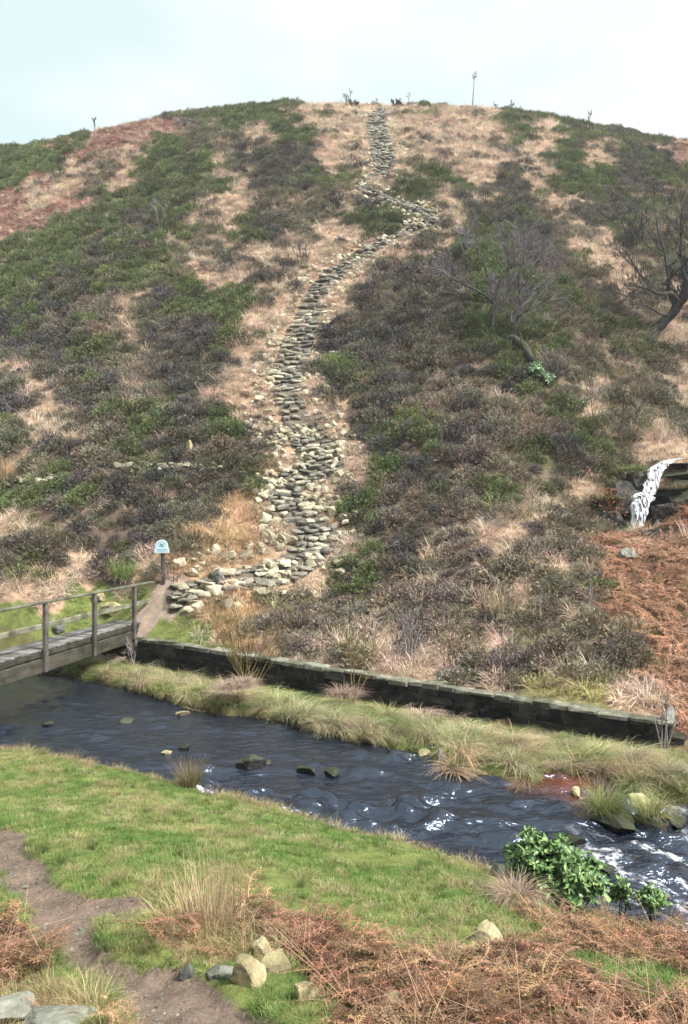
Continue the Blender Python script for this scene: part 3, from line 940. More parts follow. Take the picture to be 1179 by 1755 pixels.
# ------------------------------------------------------------------ footbridge
def build_bridge():
    P0 = Vector((-5.40, 20.0, -2.86))
    dr = Vector((-0.224, -0.975, 0)).normalized()
    lf = Vector((dr.y, -dr.x, 0))                      # across the deck, away from the handrail side
    if lf.x > 0: lf = -lf
    b = thing('footbridge', 'weathered timber plank footbridge with a single handrail over the stream', 'footbridge', P0)
    ang = math.atan2(dr.y, dr.x)
    rot = Matrix.Rotation(ang, 3, 'Z')                 # local x runs along the bridge towards the viewer
    rs = random.Random(8)
    def part(name, c, size, m, r=rot, bev=.008, parent=b):
        mb = MB(); mb.box((0, 0, 0), size)
        me = bevel_mesh(mb.mesh(name), bev)
        me.materials.append(m)
        o = bpy.data.objects.new(name, me); COL.objects.link(o); o.parent = parent
        o.location = c; o.rotation_euler = r.to_euler()
        return o
    Lb = 11.0
    Wd = .72
    # planks
    s = -.5
    mesh_cache = []
    for k in range(5):
        mb = MB(); mb.box((0, 0, 0), (.142, Wd + .04, .045)); me = bevel_mesh(mb.mesh('deck_plank'), .006); me.materials.append(M['plank']); mesh_cache.append(me)
    while s < Lb - .5:
        o = bpy.data.objects.new('deck_plank', rs.choice(mesh_cache)); COL.objects.link(o); o.parent = b
        o.location = dr * s + lf * (Wd / 2 + rs.uniform(-.012, .012)) + Vector((0, 0, .002 + rs.uniform(-.004, .004)))
        o.rotation_euler = (rs.uniform(-.01, .01), 0, ang + rs.uniform(-.012, .012))
        s += .155
    # beams under both edges: an upper board notched by the joist ends and a deep beam below
    for side in (0, 1):
        off = lf * (side * Wd)
        part('deck_edge_board', off + dr * (Lb / 2 - .4) + Vector((0, 0, -.085)) , (Lb, .05, .105), M['beam'])
        part('main_beam', off + dr * (Lb / 2 - .4) + Vector((0, 0, -.315)) + lf * (.035 if side == 0 else -.035), (Lb, .16, .30), M['beam'], bev=.015)
    s = -.2
    while s < 8:
        part('joist', dr * s + lf * (Wd / 2) + Vector((0, 0, -.151)), (.07, Wd + .02, .022), M['wood'])
        s += .31
    # posts outside the beam, handrail and middle rail
    for k in range(5):
        lean = Matrix.Rotation(rs.uniform(-.012, .012), 3, 'X')
        c = dr * (k * 1.9) - lf * .085 + Vector((0, 0, .26))
        o = part('post', c, (.105, .085, 1.42), M['wood'], rot @ lean, .01)
        cap = part('bolt', Vector((0, -.0, -.52)) + Vector((0, .047, 0)) * (1 if True else -1), (.03, .012, .03), M['beam'], Matrix.Identity(3), .004, o)
    part('handrail', dr * (Lb / 2 - 1.0) - lf * .085 + Vector((0, 0, 1.0)), (Lb, .13, .05), M['rail'], bev=.012)
    part('middle_rail', dr * (Lb / 2 - 1.0) - lf * .022 + Vector((0, 0, .50)), (Lb, .04, .115), M['rail'])
    # stone abutment under the far end
    rb = random.Random(4)
    ab = thing('bridge_abutment', 'dark mossy stone abutment under the far end of the footbridge', 'abutment', P0 + Vector((0, 0, -1.0)))
    for row in range(4):
        for k in range(6):
            me = hull_mesh('abutment_stone', rock_pts(rb, 18), M['wetrock'])
            o = bpy.data.objects.new('abutment_stone', me); COL.objects.link(o); o.parent = ab
            o.location = lf * (k * .26 - .35 + rb.uniform(-.05, .05)) + Vector((0, 0, .12 + row * .15)) + dr * (.12 + rb.uniform(-.04, .04) - row * .03)
            o.scale = (.36, .34, .24); o.rotation_euler = (rb.uniform(-.2, .2), rb.uniform(-.2, .2), ang + rb.uniform(-.3, .3))
build_bridge()

# ------------------------------------------------------------------ plants that cover the ground
PROTO = {}
def proto_collection(name, meshes):
    c = bpy.data.collections.new(name)
    for i, me in enumerate(meshes):
        o = bpy.data.objects.new('%s_%02d' % (name, i), me)
        c.objects.link(o)
    PROTO[name] = c
    return c

def blades(rs, n, rad, l0, l1, w0, seg=3, droop=(.4, 1.6), spread=(.1, .9), lean=(0, 0), tone=(.7, 1.25), base_dark=.75, comb=0.0):
    """a tuft of arching grass blades: V, F (quads), tone"""
    V = []; Fq = []; T = []
    for b in range(n):
        a = rs.uniform(0, 6.283); r = rad * math.sqrt(rs.random())
        p = np.array([math.cos(a) * r, math.sin(a) * r, -.015])
        da = a + rs.uniform(-.9, .9)
        if comb > 0 and rs.random() < comb: da = rs.uniform(-.5, .5)
        th = rs.uniform(*spread)
        L = rs.uniform(l0, l1); dr_ = rs.uniform(*droop)
        wd = w0 * rs.uniform(.7, 1.3)
        fa = rs.uniform(0, 6.283)
        side0 = np.array([-math.sin(da), math.cos(da), 0]) * .8 + np.array([math.cos(fa), math.sin(fa), 0]) * .4
        side0 /= np.linalg.norm(side0)
        tn = rs.uniform(*tone)
        hue = rs.uniform(-.07, .07)
        n0 = len(V)
        for s in range(seg + 1):
            f = s / seg
            wv = side0 * wd * (1 - f * .85) * .5
            V.append(p - wv); V.append(p + wv)
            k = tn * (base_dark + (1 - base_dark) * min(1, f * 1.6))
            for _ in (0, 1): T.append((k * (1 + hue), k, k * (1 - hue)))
            t2 = th + dr_ * f
            d3 = np.array([math.cos(da) * math.sin(t2) + lean[0] * f, math.sin(da) * math.sin(t2) + lean[1] * f, math.cos(t2)])
            p = p + d3 * (L / seg)
            if p[2] < .012: p[2] = .012
        for s in range(seg):
            i = n0 + 2 * s
            Fq.append((i, i + 1, i + 3, i + 2))
    return np.array(V), np.array(Fq), np.array(T)

def heather_mesh(i, n=120, tuft=9, ht=.85, size=1.0):
    rs = random.Random(100 + i)
    V = []; Fc = []; T = []
    lob = [(rs.uniform(-.55, .55), rs.uniform(-.55, .55), rs.uniform(.65, 1.05)) for _ in range(4)]
    for s in range(n):
        a = rs.uniform(0, 6.283); r = math.sqrt(rs.random())
        tip = np.array([math.cos(a) * r, math.sin(a) * r, 0.0])
        h = (1 - .75 * r ** 2.2) * ht
        h *= .72 + .35 * max(q[2] * math.exp(-((tip[0] - q[0]) ** 2 + (tip[1] - q[1]) ** 2) / .22) for q in lob)
        tip[2] = h * rs.uniform(.72, 1.12)
        root = np.array([tip[0] * .35, tip[1] * .35, -.05])
        ax = tip - root; L = np.linalg.norm(ax); ax /= L
        sd = np.cross(ax, [rs.gauss(0, 1), rs.gauss(0, 1), rs.gauss(0, 1)]); sd /= np.linalg.norm(sd) + 1e-9
        n0 = len(V)
        V += [root - sd * .012, root + sd * .012, tip]
        T += [(.75, .6, .5)] * 3
        Fc.append((n0, n0 + 1, n0 + 2))
        tn = rs.uniform(.6, 1.35); hue = rs.uniform(-.08, .10)
        for k in range(tuft):
            f = rs.uniform(.5, 1.02)
            c = root + ax * L * f + np.array([rs.gauss(0, 1), rs.gauss(0, 1), rs.gauss(0, 1)]) * .03
            u = np.array([rs.gauss(0, 1), rs.gauss(0, 1), rs.gauss(0, 1)]) * .5 + ax * 1.2
            u /= np.linalg.norm(u)
            v = np.cross(u, [rs.gauss(0, 1), rs.gauss(0, 1), rs.gauss(0, 1)]); v /= np.linalg.norm(v) + 1e-9
            l_ = rs.uniform(.07, .15) * size; w_ = rs.uniform(.018, .035) * size
            n0 = len(V)
            V += [c - v * w_, c + v * w_, c + u * l_]
            k2 = tn * (.30 + .85 * f)  # painted shade: sprigs darken low down for dark gaps, lighten towards the tips
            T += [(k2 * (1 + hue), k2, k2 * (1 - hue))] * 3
            Fc.append((n0, n0 + 1, n0 + 2))
    return np.array(V), np.array(Fc), np.array(T)

def bracken_frond(rs, L, V, Fc, T, origin, az, lift=.35):
    """a dead curled frond: a rib with drooping, shrivelled leaflets on both sides"""
    seg = 9
    p = np.array(origin, float)
    th = lift + rs.uniform(-.25, .25)
    pts = []
    bend = rs.uniform(-1.4, .1); yaw = rs.uniform(-1.6, 1.6)
    for s in range(seg + 1):
        f = s / seg
        pts.append(p.copy())
        t2 = th + bend * f
        a2 = az + yaw * f
        p = p + np.array([math.cos(a2) * math.cos(t2), math.sin(a2) * math.cos(t2), math.sin(t2)]) * L / seg
        if p[2] < .01: p[2] = .01 + rs.uniform(0, .02)
    pts = np.array(pts)
    tn = rs.uniform(.5, 1.25); hue = rs.uniform(-.05, .10)
    def col(k): return (k * (1 + hue), k, k * (1 - hue))
    for s in range(seg):
        a, b = pts[s], pts[s + 1]
        d = b - a; d /= np.linalg.norm(d) + 1e-9
        sd = np.cross(d, [0, 0, 1.0]); sd /= np.linalg.norm(sd) + 1e-9
        w_ = .0045 * (1 - .7 * s / seg)
        n0 = len(V)
        up = np.array([0, 0, w_])
        V += [a - sd * w_, a + sd * w_, b + sd * w_ * .8, b - sd * w_ * .8]
        T += [col(tn * 1.25)] * 4
        Fc += [(n0, n0 + 1, n0 + 2), (n0, n0 + 2, n0 + 3)]
        if s < 1: continue
        f = s / seg
        for side in (-1, 1):
            for rep in (0, 1):
                if rs.random() < .12: continue
                o = a + (b - a) * (rep * .5 + rs.uniform(-.1, .1))
                ll = L * (.24 * (1 - f) + .06) * rs.uniform(.5, 1.2)
                dd = sd * side * rs.uniform(.6, 1.0) + d * rs.uniform(.1, .8) + np.array([0, 0, rs.uniform(-.6, .35)])
                dd /= np.linalg.norm(dd)
                cu = np.array([rs.gauss(0, 1.1), rs.gauss(0, 1.1), rs.uniform(-1.5, .7)])
                k = tn * rs.uniform(.7, 1.25)
                q = o.copy(); prev = None
                ns = 4
                for j in range(ns):
                    g = j / ns
                    d2 = dd + cu * g; d2 /= np.linalg.norm(d2)
                    q2 = q + d2 * ll / ns
                    if q2[2] < .006: q2[2] = .006
                    ws = np.cross(d2, [rs.gauss(0, .6), rs.gauss(0, .6), 1.0]); ws /= np.linalg.norm(ws) + 1e-9
                    wj = .011 * (1 - g * .55) * rs.uniform(.5, 1.4)
                    n0 = len(V)
                    V += [q, q + (q2 - q) * .55 + ws * wj, q2, q + (q2 - q) * .45 - ws * wj]
                    T += [col(k)] * 4
                    Fc += [(n0, n0 + 1, n0 + 2), (n0, n0 + 2, n0 + 3)]
                    q = q2

def build_protos():
    fm = {k: foliage_mat(k, trans=t) for k, t in (('heather_leaf', 0.1), ('grass_blade', 0.3), ('bracken_leaf', 0.15))}
    def mk(name, gens, m):
        ms = []
        for V, Fc, T in gens:
            me = mesh_np(name, V, Fc, tone=T); me.materials.append(m); ms.append(me)
        proto_collection(name, ms)
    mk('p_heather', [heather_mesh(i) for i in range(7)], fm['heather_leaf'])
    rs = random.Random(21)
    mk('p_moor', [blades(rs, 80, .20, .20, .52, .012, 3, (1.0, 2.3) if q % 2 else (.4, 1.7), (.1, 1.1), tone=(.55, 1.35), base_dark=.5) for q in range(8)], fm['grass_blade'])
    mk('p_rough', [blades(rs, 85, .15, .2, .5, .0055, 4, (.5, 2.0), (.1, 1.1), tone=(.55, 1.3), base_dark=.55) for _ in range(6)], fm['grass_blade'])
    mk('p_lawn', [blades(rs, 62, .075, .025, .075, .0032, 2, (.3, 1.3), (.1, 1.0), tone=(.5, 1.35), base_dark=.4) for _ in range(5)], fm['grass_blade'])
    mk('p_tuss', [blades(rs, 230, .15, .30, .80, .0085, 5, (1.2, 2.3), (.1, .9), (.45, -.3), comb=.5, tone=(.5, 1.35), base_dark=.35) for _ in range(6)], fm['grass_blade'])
    mk('p_rush', [blades(rs, 90, .07, .28, .60, .0042, 3, (.1, .8), (.02, .5)) for _ in range(3)], fm['grass_blade'])
    pb = []
    for k in range(5):
        r3 = random.Random(900 + k); me = hull_mesh('pebble', rock_pts(r3, 14), M['greyrock']); pb.append(me)
    proto_collection('p_pebble', pb)
    mk('p_stem', [blades(rs, 7, .12, .25, .7, .0045, 3, (-.2, .4), (1.1, 1.6), tone=(.5, 1.3)) for _ in range(5)], fm['grass_blade'])
    br = []
    for i in range(7):
        V, Fc, T = [], [], []
        r2 = random.Random(300 + i)
        for k in range(9):
            bracken_frond(r2, r2.uniform(.28, .66), V, Fc, T, (r2.uniform(-.15, .15), r2.uniform(-.15, .15), r2.uniform(.0, .10)), r2.uniform(0, 6.283), r2.uniform(-.1, .4))
        br.append((np.array(V), np.array(Fc), np.array(T)))
    mk('p_bracken', br, fm['bracken_leaf'])
build_protos()


EXCL = []                                              # (x, y, radius) kept clear of ground cover
# ------------------------------------------------------------------ sign by the path
def build_sign():
    p = at(280, 1001)
    d = p.y; u = d / F                                  # metres per photo pixel here
    t = thing('path_sign', 'pale blue arched sign with a green leaf emblem on a grey wooden post', 'sign', p)
    mb = MB(); mb.box((0, 0, .39), (.085, .085, .92))
    post = link('post', bevel_mesh(mb.mesh('post'), .01), M['wood'], t)
    post.rotation_euler = (0, R(-1.8), 0)
    zc = 1.0; hw, hh = .195, .185
    m1, nt, _ = mat('sign_panel', (.44, .58, .66), .45, .4)
    m2, _, _ = mat('sign_rim', (.60, .65, .68), .5, .4)
    m3, _, _ = mat('sign_green', (.045, .22, .16), .5, .3)
    m4, _, _ = mat('sign_lettering', (.10, .17, .28), .5, .3)
    def outline(s, r):
        pts = [(-hw * s, -hh * s), (hw * s, -hh * s), (hw * s, -hh * s + .125 * s), (r, -hh * s + .145 * s)]
        for k in range(0, 17):
            a = math.pi * k / 16
            pts.append((r * math.cos(a), .0 + (r * 1.02) * math.sin(a)))
        pts += [(-r, -hh * s + .145 * s), (-hw * s, -hh * s + .125 * s)]
        return pts
    def plate(name, pts, y0, y1, m, parent):
        n = len(pts)
        vs = [(x, y0, z) for x, z in pts] + [(x, y1, z) for x, z in pts]
        fs = [tuple(range(n)), tuple(range(2 * n - 1, n - 1, -1))] + [(i, i + n, (i + 1) % n + n, (i + 1) % n) for i in range(n)]
        me = bpy.data.meshes.new(name); me.from_pydata(vs, [], fs); me.update()
        bm = bmesh.new(); bm.from_mesh(me); bmesh.ops.recalc_face_normals(bm, faces=bm.faces[:]); bm.to_mesh(me); bm.free()
        return link(name, me, m, parent)
    pan = plate('panel', outline(1.0, .17), -.055, -.075, m2, t); pan.location = (-.03, 0, zc)
    fc = plate('panel_face', outline(.93, .152), -.0755, -.079, m1, pan)
    # emblem: a sprig of lobed leaves
    em = MB()
    for (cx, cz, a, l) in ((-.03, .055, 2.2, .052), (.03, .055, .9, .052), (-.045, .005, 3.3, .056), (.045, .0, -.25, .056), (0, .03, 1.57, .05)):
        pts = []
        for k in range(14):
            q = 2 * math.pi * k / 14
            r_ = 1 + .18 * math.cos(5 * q)
            x, z = l * .55 * math.cos(q) * r_, l * .30 * math.sin(q) * r_
            pts.append((cx + x * math.cos(a) - z * math.sin(a), cz + x * math.sin(a) + z * math.cos(a)))
        n = len(pts)
        em.add([(x, -.0815, z) for x, z in pts], [tuple(range(n))])
    em.box((0, -.081, -.02), (.012, .002, .06))
    em.build('leaf_emblem', m3, pan)
    rs = random.Random(2)
    for nm, z, h, x0, x1, tall in (('name_line', -.095, .022, -.125, .125, (0, 9, 13)), ('lower_line', -.13, .013, -.125, .125, ())):
        lt = MB(); x = x0; k = 0
        while x < x1:
            w_ = rs.uniform(.009, .014); hh_ = h * (1.45 if k in tall else 1)
            if not (nm == 'name_line' and k == 8): lt.box((x + w_ / 2, -.0805, z + (hh_ - h) / 2), (w_, .002, hh_))
            x += w_ + .0055; k += 1
        lt.build(nm, m4, pan)
    ar = MB()
    for k in range(13):
        if k in (8,): continue
        a = R(160 - k * 11.5)
        ar.box((.118 * math.cos(a), -.0805, .118 * math.sin(a)), (.013, .002, .02), Matrix.Rotation(-(a - math.pi / 2), 3, 'Y'))
    ar.build('arched_line', m4, pan)
build_sign()

# ------------------------------------------------------------------ pole on the skyline
def build_pole():
    p = at(809, 186)
    m1, _, _ = mat('galvanised_pole', (.36, .37, .40), .5, .4)
    m2, _, _ = mat('grey_box', (.30, .29, .33), .6, .3)
    t = thing('mast', 'thin grey leaning mast with a small box near its top on the skyline', 'mast', p)
    u = p.y / F
    top = Vector((5.5 * u, 0, 74 * u))
    mb = MB(); mb.tube([(0, 0, -.3), top * .8, top], [.055, .045, .02], 8); mb.build('pole', m1, t, True)
    mb = MB(); mb.box(top * .77 + Vector((.0, -.08, .02)), (.34, .16, .24)); mb.box(top * .77 + Vector((.06, -.08, .22)), (.26, .14, .14)); mb.build('equipment_box', m2, t)
    mb = MB(); mb.box(top * .77 + Vector((-.12, -.1, -.17)), (.14, .1, .10)); mb.build('bracket', m2, t)
    q = at(797, 187)
    t2 = thing('low_rail', 'low wooden rail at the foot of the mast on the hilltop', 'rail', q)
    mb = MB(); mb.box((0, 0, .22), (.75, .08, .10)); mb.build('bar', M['plank'], t2)
    for s in (-.3, .32):
        mb = MB(); mb.box((s, .02, .05), (.09, .09, .42)); mb.build('post', M['wood'], t2)
build_pole()

# ------------------------------------------------------------------ bare trees and saplings
def wobble(rs, p, d, L, n, curl=.25, up=.15):
    pts = [p.copy()]
    d = d.normalized()
    for k in range(n):
        d = (d + Vector((rs.gauss(0, curl), rs.gauss(0, curl), rs.gauss(0, curl) + up))).normalized()
        p = p + d * (L / n)
        pts.append(p.copy())
    return pts

def sprout(rs, out, pts, r0, L, level, maxlev, kids, spread=(.35, .85), up=.08):
    """grow child branches along a limb; out[level] collects (points, radii)"""
    n = kids[min(level, len(kids) - 1)]
    for k in range(n):
        f = rs.uniform(.25, 1.0) if level > 0 else rs.uniform(.35, 1.0)
        i = min(int(f * (len(pts) - 1)), len(pts) - 2)
        q = pts[i].lerp(pts[i + 1], f * (len(pts) - 1) - i)
        d = (pts[i + 1] - pts[i]).normalized()
        ax = d.orthogonal().normalized(); ax.rotate(Quaternion(d, rs.uniform(0, 6.283)))
        nd = d.copy(); nd.rotate(Quaternion(ax, rs.uniform(*spread)))
        ll = L * rs.uniform(.6, 1.1) * (1.15 - .5 * f)
        rr = r0 * rs.uniform(.4, .6)
        cp = wobble(rs, q, nd, ll, 3 if level > 0 else 5, .16, up)
        out[level].append((cp, [rr * (1 - .7 * s / (len(cp) - 1)) for s in range(len(cp))]))
        if level + 1 < maxlev: sprout(rs, out, cp, rr, ll * .62, level + 1, maxlev, kids, spread, up)

def bare_tree(name, label, cat, base, limbs, seed, L, kids, maxlev, mt, mb_, mtw, group=None, rmin=.006):
    """limbs: (list of (px, py, depth offset), r0, r1); the first is the trunk"""
    rs = random.Random(seed)
    t = thing(name, label, cat, base, group)
    org = Vector(base)
    tw = MB()
    for li, (pl, r0, r1) in enumerate(limbs):
        pts = [Vector(W(px, py, base[1] + dd)) - org for px, py, dd in pl]
        if li == 0: pts[0].z -= .15
        # smooth the polyline a little
        fine = []
        for i in range(len(pts) - 1):
            p0, p1, p2, p3 = pts[max(i - 1, 0)], pts[i], pts[i + 1], pts[min(i + 2, len(pts) - 1)]
            for s in (0, .33, .67):
                fine.append(.5 * ((2 * p1) + (p2 - p0) * s + (2 * p0 - 5 * p1 + 4 * p2 - p3) * s * s + (3 * p1 - p0 - 3 * p2 + p3) * s ** 3))
        fine.append(pts[-1])
        rad = [r0 + (r1 - r0) * i / (len(fine) - 1) for i in range(len(fine))]
        if li == 0:
            rad = [r * (1 + .8 * max(0, 1 - 3.5 * i / len(fine)) ** 2) for i, r in enumerate(rad)]
        mb = MB(); mb.tube(fine, rad, 12 if li == 0 else 9 if r0 > .05 else 6)
        if li == 0:
            from mathutils import noise as mn
            mb.v = [tuple(Vector(v) + mn.noise_vector(Vector(v) * (1.1 / r0) * .5) * r0 * .42) for v in mb.v]
        mb.build('trunk' if li == 0 else 'branch', mt if li == 0 else mb_, t, True)
        outl = [[] for _ in range(maxlev)]
        sprout(rs, outl, fine, r1 * 1.4, L, 0, maxlev, kids)
        for lv, items in enumerate(outl):
            for cp, rr in items:
                tw.tube(cp, [max(r, rmin) for r in rr], 4 if lv == 0 else 3, False)
    tw.build('twigs', mtw, t, False, 'stuff')
    return t

b = at(1108, 580)
bare_tree('bare_tree', 'big gnarled bare tree with a thick leaning mossy trunk at the right edge', 'tree', b, [
    ([(1108, 584, 0), (1124, 562, 0), (1150, 541, 0), (1168, 515, -.2), (1177, 485, -.3), (1181, 452, -.2)], .27, .15),
    ([(1166, 518, -.2), (1150, 503, -.4), (1130, 504, -.6), (1108, 494, -.9), (1080, 490, -1.2)], .10, .03),
    ([(1160, 526, -.1), (1146, 500, -.2), (1146, 478, -.1), (1142, 452, 0), (1138, 428, 0), (1128, 398, .2), (1124, 366, .3)], .10, .025),
    ([(1143, 456, 0), (1160, 446, .3), (1168, 420, .4), (1166, 386, .5), (1172, 345, .5)], .07, .02),
    ([(1178, 484, -.3), (1186, 440, -.2), (1180, 404, 0), (1190, 360, .2)], .09, .02),
    ([(1177, 492, -.3), (1205, 470, .1), (1228, 435, .4), (1240, 395, .6)], .11, .03),
    ([(1150, 541, 0), (1132, 538, -.5), (1108, 524, -.9), (1082, 522, -1.1)], .06, .015),
    ([(1120, 498, -.7), (1096, 470, -.8), (1078, 440, -.8), (1066, 425, -.8)], .04, .015),
    ([(1140, 440, 0), (1115, 425, -.2), (1092, 408, -.3)], .035, .012)], 31, 1.7, (10, 7, 5), 3, M['bark'], M['bark_dark'], M['bark_dark'], rmin=.0056)
b = at(842, 577)
bare_tree('bare_tree', 'slender bare tree with a straight trunk and a long branch reaching left', 'tree', b, [
    ([(842, 580, 0), (844, 550, 0), (846, 520, 0), (850, 500, 0)], .11, .075),
    ([(846, 522, 0), (830, 505, -.2), (800, 490, -.3), (775, 478, -.4), (757, 464, -.4)], .055, .018),
    ([(850, 502, 0), (860, 480, .1), (872, 455, .2), (868, 430, .2), (860, 402, .3)], .06, .015),
    ([(848, 510, 0), (838, 480, .2), (828, 450, .3), (820, 420, .4), (812, 400, .4)], .045, .012),
    ([(860, 480, .1), (880, 450, 0), (892, 425, 0)], .04, .012)], 32, 1.45, (8, 6, 5), 3, M['bark_dark'], M['bark_dark'], M['twig'], rmin=.0052)
b = at(884, 592)
bare_tree('bare_tree', 'spreading bare tree with several rising stems beside the fallen trunk', 'tree', b, [
    ([(884, 595, 0), (878, 566, 0), (885, 540, 0), (893, 510, 0)], .10, .07),
    ([(893, 512, 0), (889, 480, .1), (897, 450, .1), (900, 410, .2)], .055, .012),
    ([(890, 525, 0), (910, 503, -.2), (930, 488, -.2), (948, 472, -.2)], .05, .012),
    ([(884, 545, 0), (905, 532, -.3), (926, 520, -.4), (946, 512, -.4)], .04, .012),
    ([(892, 518, 0), (906, 480, .3), (925, 450, .4), (940, 425, .5)], .045, .012),
    ([(879, 562, 0), (868, 530, .2), (872, 500, .3)], .03, .01)], 33, 1.45, (8, 6, 5), 3, M['bark_dark'], M['bark_dark'], M['twig'], rmin=.0052)
def fallen_trunk():
    pts = [at(858, 588), at(880, 596), at(897, 612), at(912, 640)]
    t = thing('fallen_trunk', 'mossy fallen trunk lying downhill from the bare trees', 'fallen trunk', pts[0])
    o = pts[0].copy()
    mb = MB(); mb.tube([p - o + Vector((0, -.12, .26 + .05 * i)) for i, p in enumerate(pts)], [.10, .16, .17, .13], 9)
    mb.build('trunk', M['bark'], t, True)
    rs = random.Random(4)
    for k in range(3):
        mb = MB(); a = pts[1].lerp(pts[3], k / 3) - o + Vector((0, -.1, .35))
        mb.tube(wobble(rs, a, Vector((rs.uniform(-.5, .5), -.4, .8)), .6, 3), [.04, .03, .02, .01], 5); mb.build('branch_stub', M['bark_dark'], t, True)
fallen_trunk()

def sapling(label, px, py, hpx, stems=1, lean=0.0, m='twig_grey', seed=1, cat='sapling', name='bare_sapling', kids=(7, 3), fan=.12, r=.016, group=None, up=.12, lk=.34):
    rs = random.Random(seed)
    p = at(px, py)
    h = hpx * p.y / F
    t = thing(name, label, cat, p, group)
    tw = MB()
    for s in range(stems):
        a = rs.uniform(0, 6.283)
        d = Vector((lean + math.cos(a) * rs.uniform(0, fan) * (stems > 1) + (0 if stems == 1 else (s / max(1, stems - 1) - .5) * fan * 1.6), math.sin(a) * fan * .6, 1))
        hh = h * (1 if s == 0 else rs.uniform(.6, 1.0))
        pts = wobble(rs, Vector((rs.uniform(-.03, .03) * stems ** .5, rs.uniform(-.03, .03), -.05)), d, hh, 6, .07, up)
        rr = max(r, .0003 * p.y)
        mb = MB(); mb.tube(pts, [rr * (1 - .75 * i / 6) for i in range(7)], 5, False); mb.build('stem', M[m], t, True)
        outl = [[], []]
        sprout(rs, outl, pts, rr * .6, hh * lk, 0, 2, kids, (.35, .8), up)
        for it in outl:
            for cp, q in it: tw.tube(cp, [max(x, .0002 * p.y) for x in q], 3, False)
    tw.build('twigs', M[m], t, False, 'stuff')
    return t
sapling('tall thin bare sapling left of the waterfall', 1022, 772, 135, seed=41, m='bark_dark', kids=(12, 4))
sapling('leaning bare sapling on the grassy bank above the waterfall', 1052, 770, 95, lean=.35, seed=42, m='bark_dark', kids=(10, 3))
sapling('clump of pale birch saplings behind the middle of the wall', 702, 1138, 105, 6, seed=43, r=.02, kids=(7, 3))
sapling('pair of short pale stems in the heather below the straw track', 926, 1072, 66, 2, seed=44, kids=(4, 2))
sapling('small dark bare tree beside the upper bend of the steps', 640, 392, 55, 3, seed=45, m='bark_dark', kids=(9, 4), fan=.3)
sapling('dark rounded twiggy shrub left of the upper steps', 575, 370, 40, 9, seed=46, m='bark_dark', kids=(10, 4), fan=.6, cat='shrub', name='bare_shrub')
sapling('grey bare sapling on the green heather slope at far left', 275, 388, 52, 2, seed=47, kids=(10, 4), fan=.3)
sapling('dark twiggy shrub in straw grass left of the steps', 520, 458, 40, 6, seed=48, m='bark_dark', kids=(9, 4), fan=.5, cat='shrub', name='bare_shrub')
sapling('lone bare sapling on the left skyline', 163, 222, 27, 2, seed=49, m='bark_dark', kids=(8, 3), fan=.1)
sapling('small group of bare saplings on the skyline just left of the steps', 598, 182, 26, 4, seed=50, m='bark_dark', kids=(6, 3), fan=.5)
sapling('tiny bare sapling on the skyline at the top of the steps', 648, 182, 18, 1, seed=51, m='bark_dark', kids=(5, 2))
sapling('slim bare sapling on the skyline between the steps and the mast', 700, 184, 24, 1, seed=52, m='bark_dark', kids=(5, 2))
sapling('small bare sapling on the skyline just right of the mast', 850, 192, 20, 2, seed=53, m='bark_dark', kids=(6, 3), fan=.15)
sapling('bushy bare sapling on the skyline, second right of the mast', 877, 194, 19, 3, seed=54, m='bark_dark', kids=(7, 3), fan=.4)
sapling('lone bare sapling on the right skyline beside red bracken', 1008, 214, 26, 2, seed=55, m='bark_dark', kids=(7, 3), fan=.1)
sapling('pale bare stems rising at the right end of the wall', 1138, 1284, 118, 5, seed=56, kids=(5, 2), fan=.15)
sapling('thin brown sapling just right of the sign', 300, 1000, 62, 2, seed=57, m='redtwig', kids=(6, 3), fan=.15)
sapling('bare alder shrub leaning over the middle of the wall', 606, 1208, 145, 4, lean=.12, seed=58, m='willow', kids=(9, 4), fan=.35, r=.014, cat='shrub', name='bare_shrub')
sapling('fan of thin yellowish willow stems in front of the wall', 425, 1178, 160, 26, seed=59, m='willow', kids=(5, 2), fan=.6, r=.014, cat='shrub', name='willow_shrub', up=.06)
sapling('small dead shrub beside the far post of the footbridge', 228, 1140, 52, 4, seed=60, kids=(7, 3), fan=.35, cat='shrub', name='bare_shrub')
sapling('grey sapling in the heather right of the pale birch clump', 770, 1120, 70, 2, seed=61, kids=(6, 3))
sapling('small sapling standing in bracken right of the straw track', 1012, 1060, 62, 3, seed=62, m='twig_grey', kids=(6, 3))
sapling('thin bare stem in the pale grass above the waterfall', 1085, 745, 70, lean=.12, seed=63, m='bark_dark')
sapling('pale dead stems in the mixed heather below the bare trees', 830, 560, 40, 4, seed=64, kids=(3, 2), fan=.2)
sapling('grey twiggy shrub among heather under the spreading tree', 955, 650, 60, 6, seed=65, m='twig', kids=(8, 4), fan=.5, cat='shrub', name='bare_shrub')
sapling('purple twiggy shrub in the heather above the straight tree', 800, 445, 60, 8, seed=66, m='twig', kids=(9, 4), fan=.5, cat='shrub', name='bare_shrub')
sapling('purple twiggy shrub behind the spreading tree', 930, 455, 55, 8, seed=67, m='twig', kids=(9, 4), fan=.5, cat='shrub', name='bare_shrub')

sapling('low dark shrub on the skyline just right of the top step', 682, 186, 15, 16, seed=69, m='bark_dark', kids=(9, 5), fan=1.5, cat='shrub', name='bare_shrub', lk=.5)
sapling('low dark shrub on the skyline left of the top step', 607, 186, 14, 14, seed=70, m='bark_dark', kids=(9, 5), fan=1.5, cat='shrub', name='bare_shrub', lk=.5)

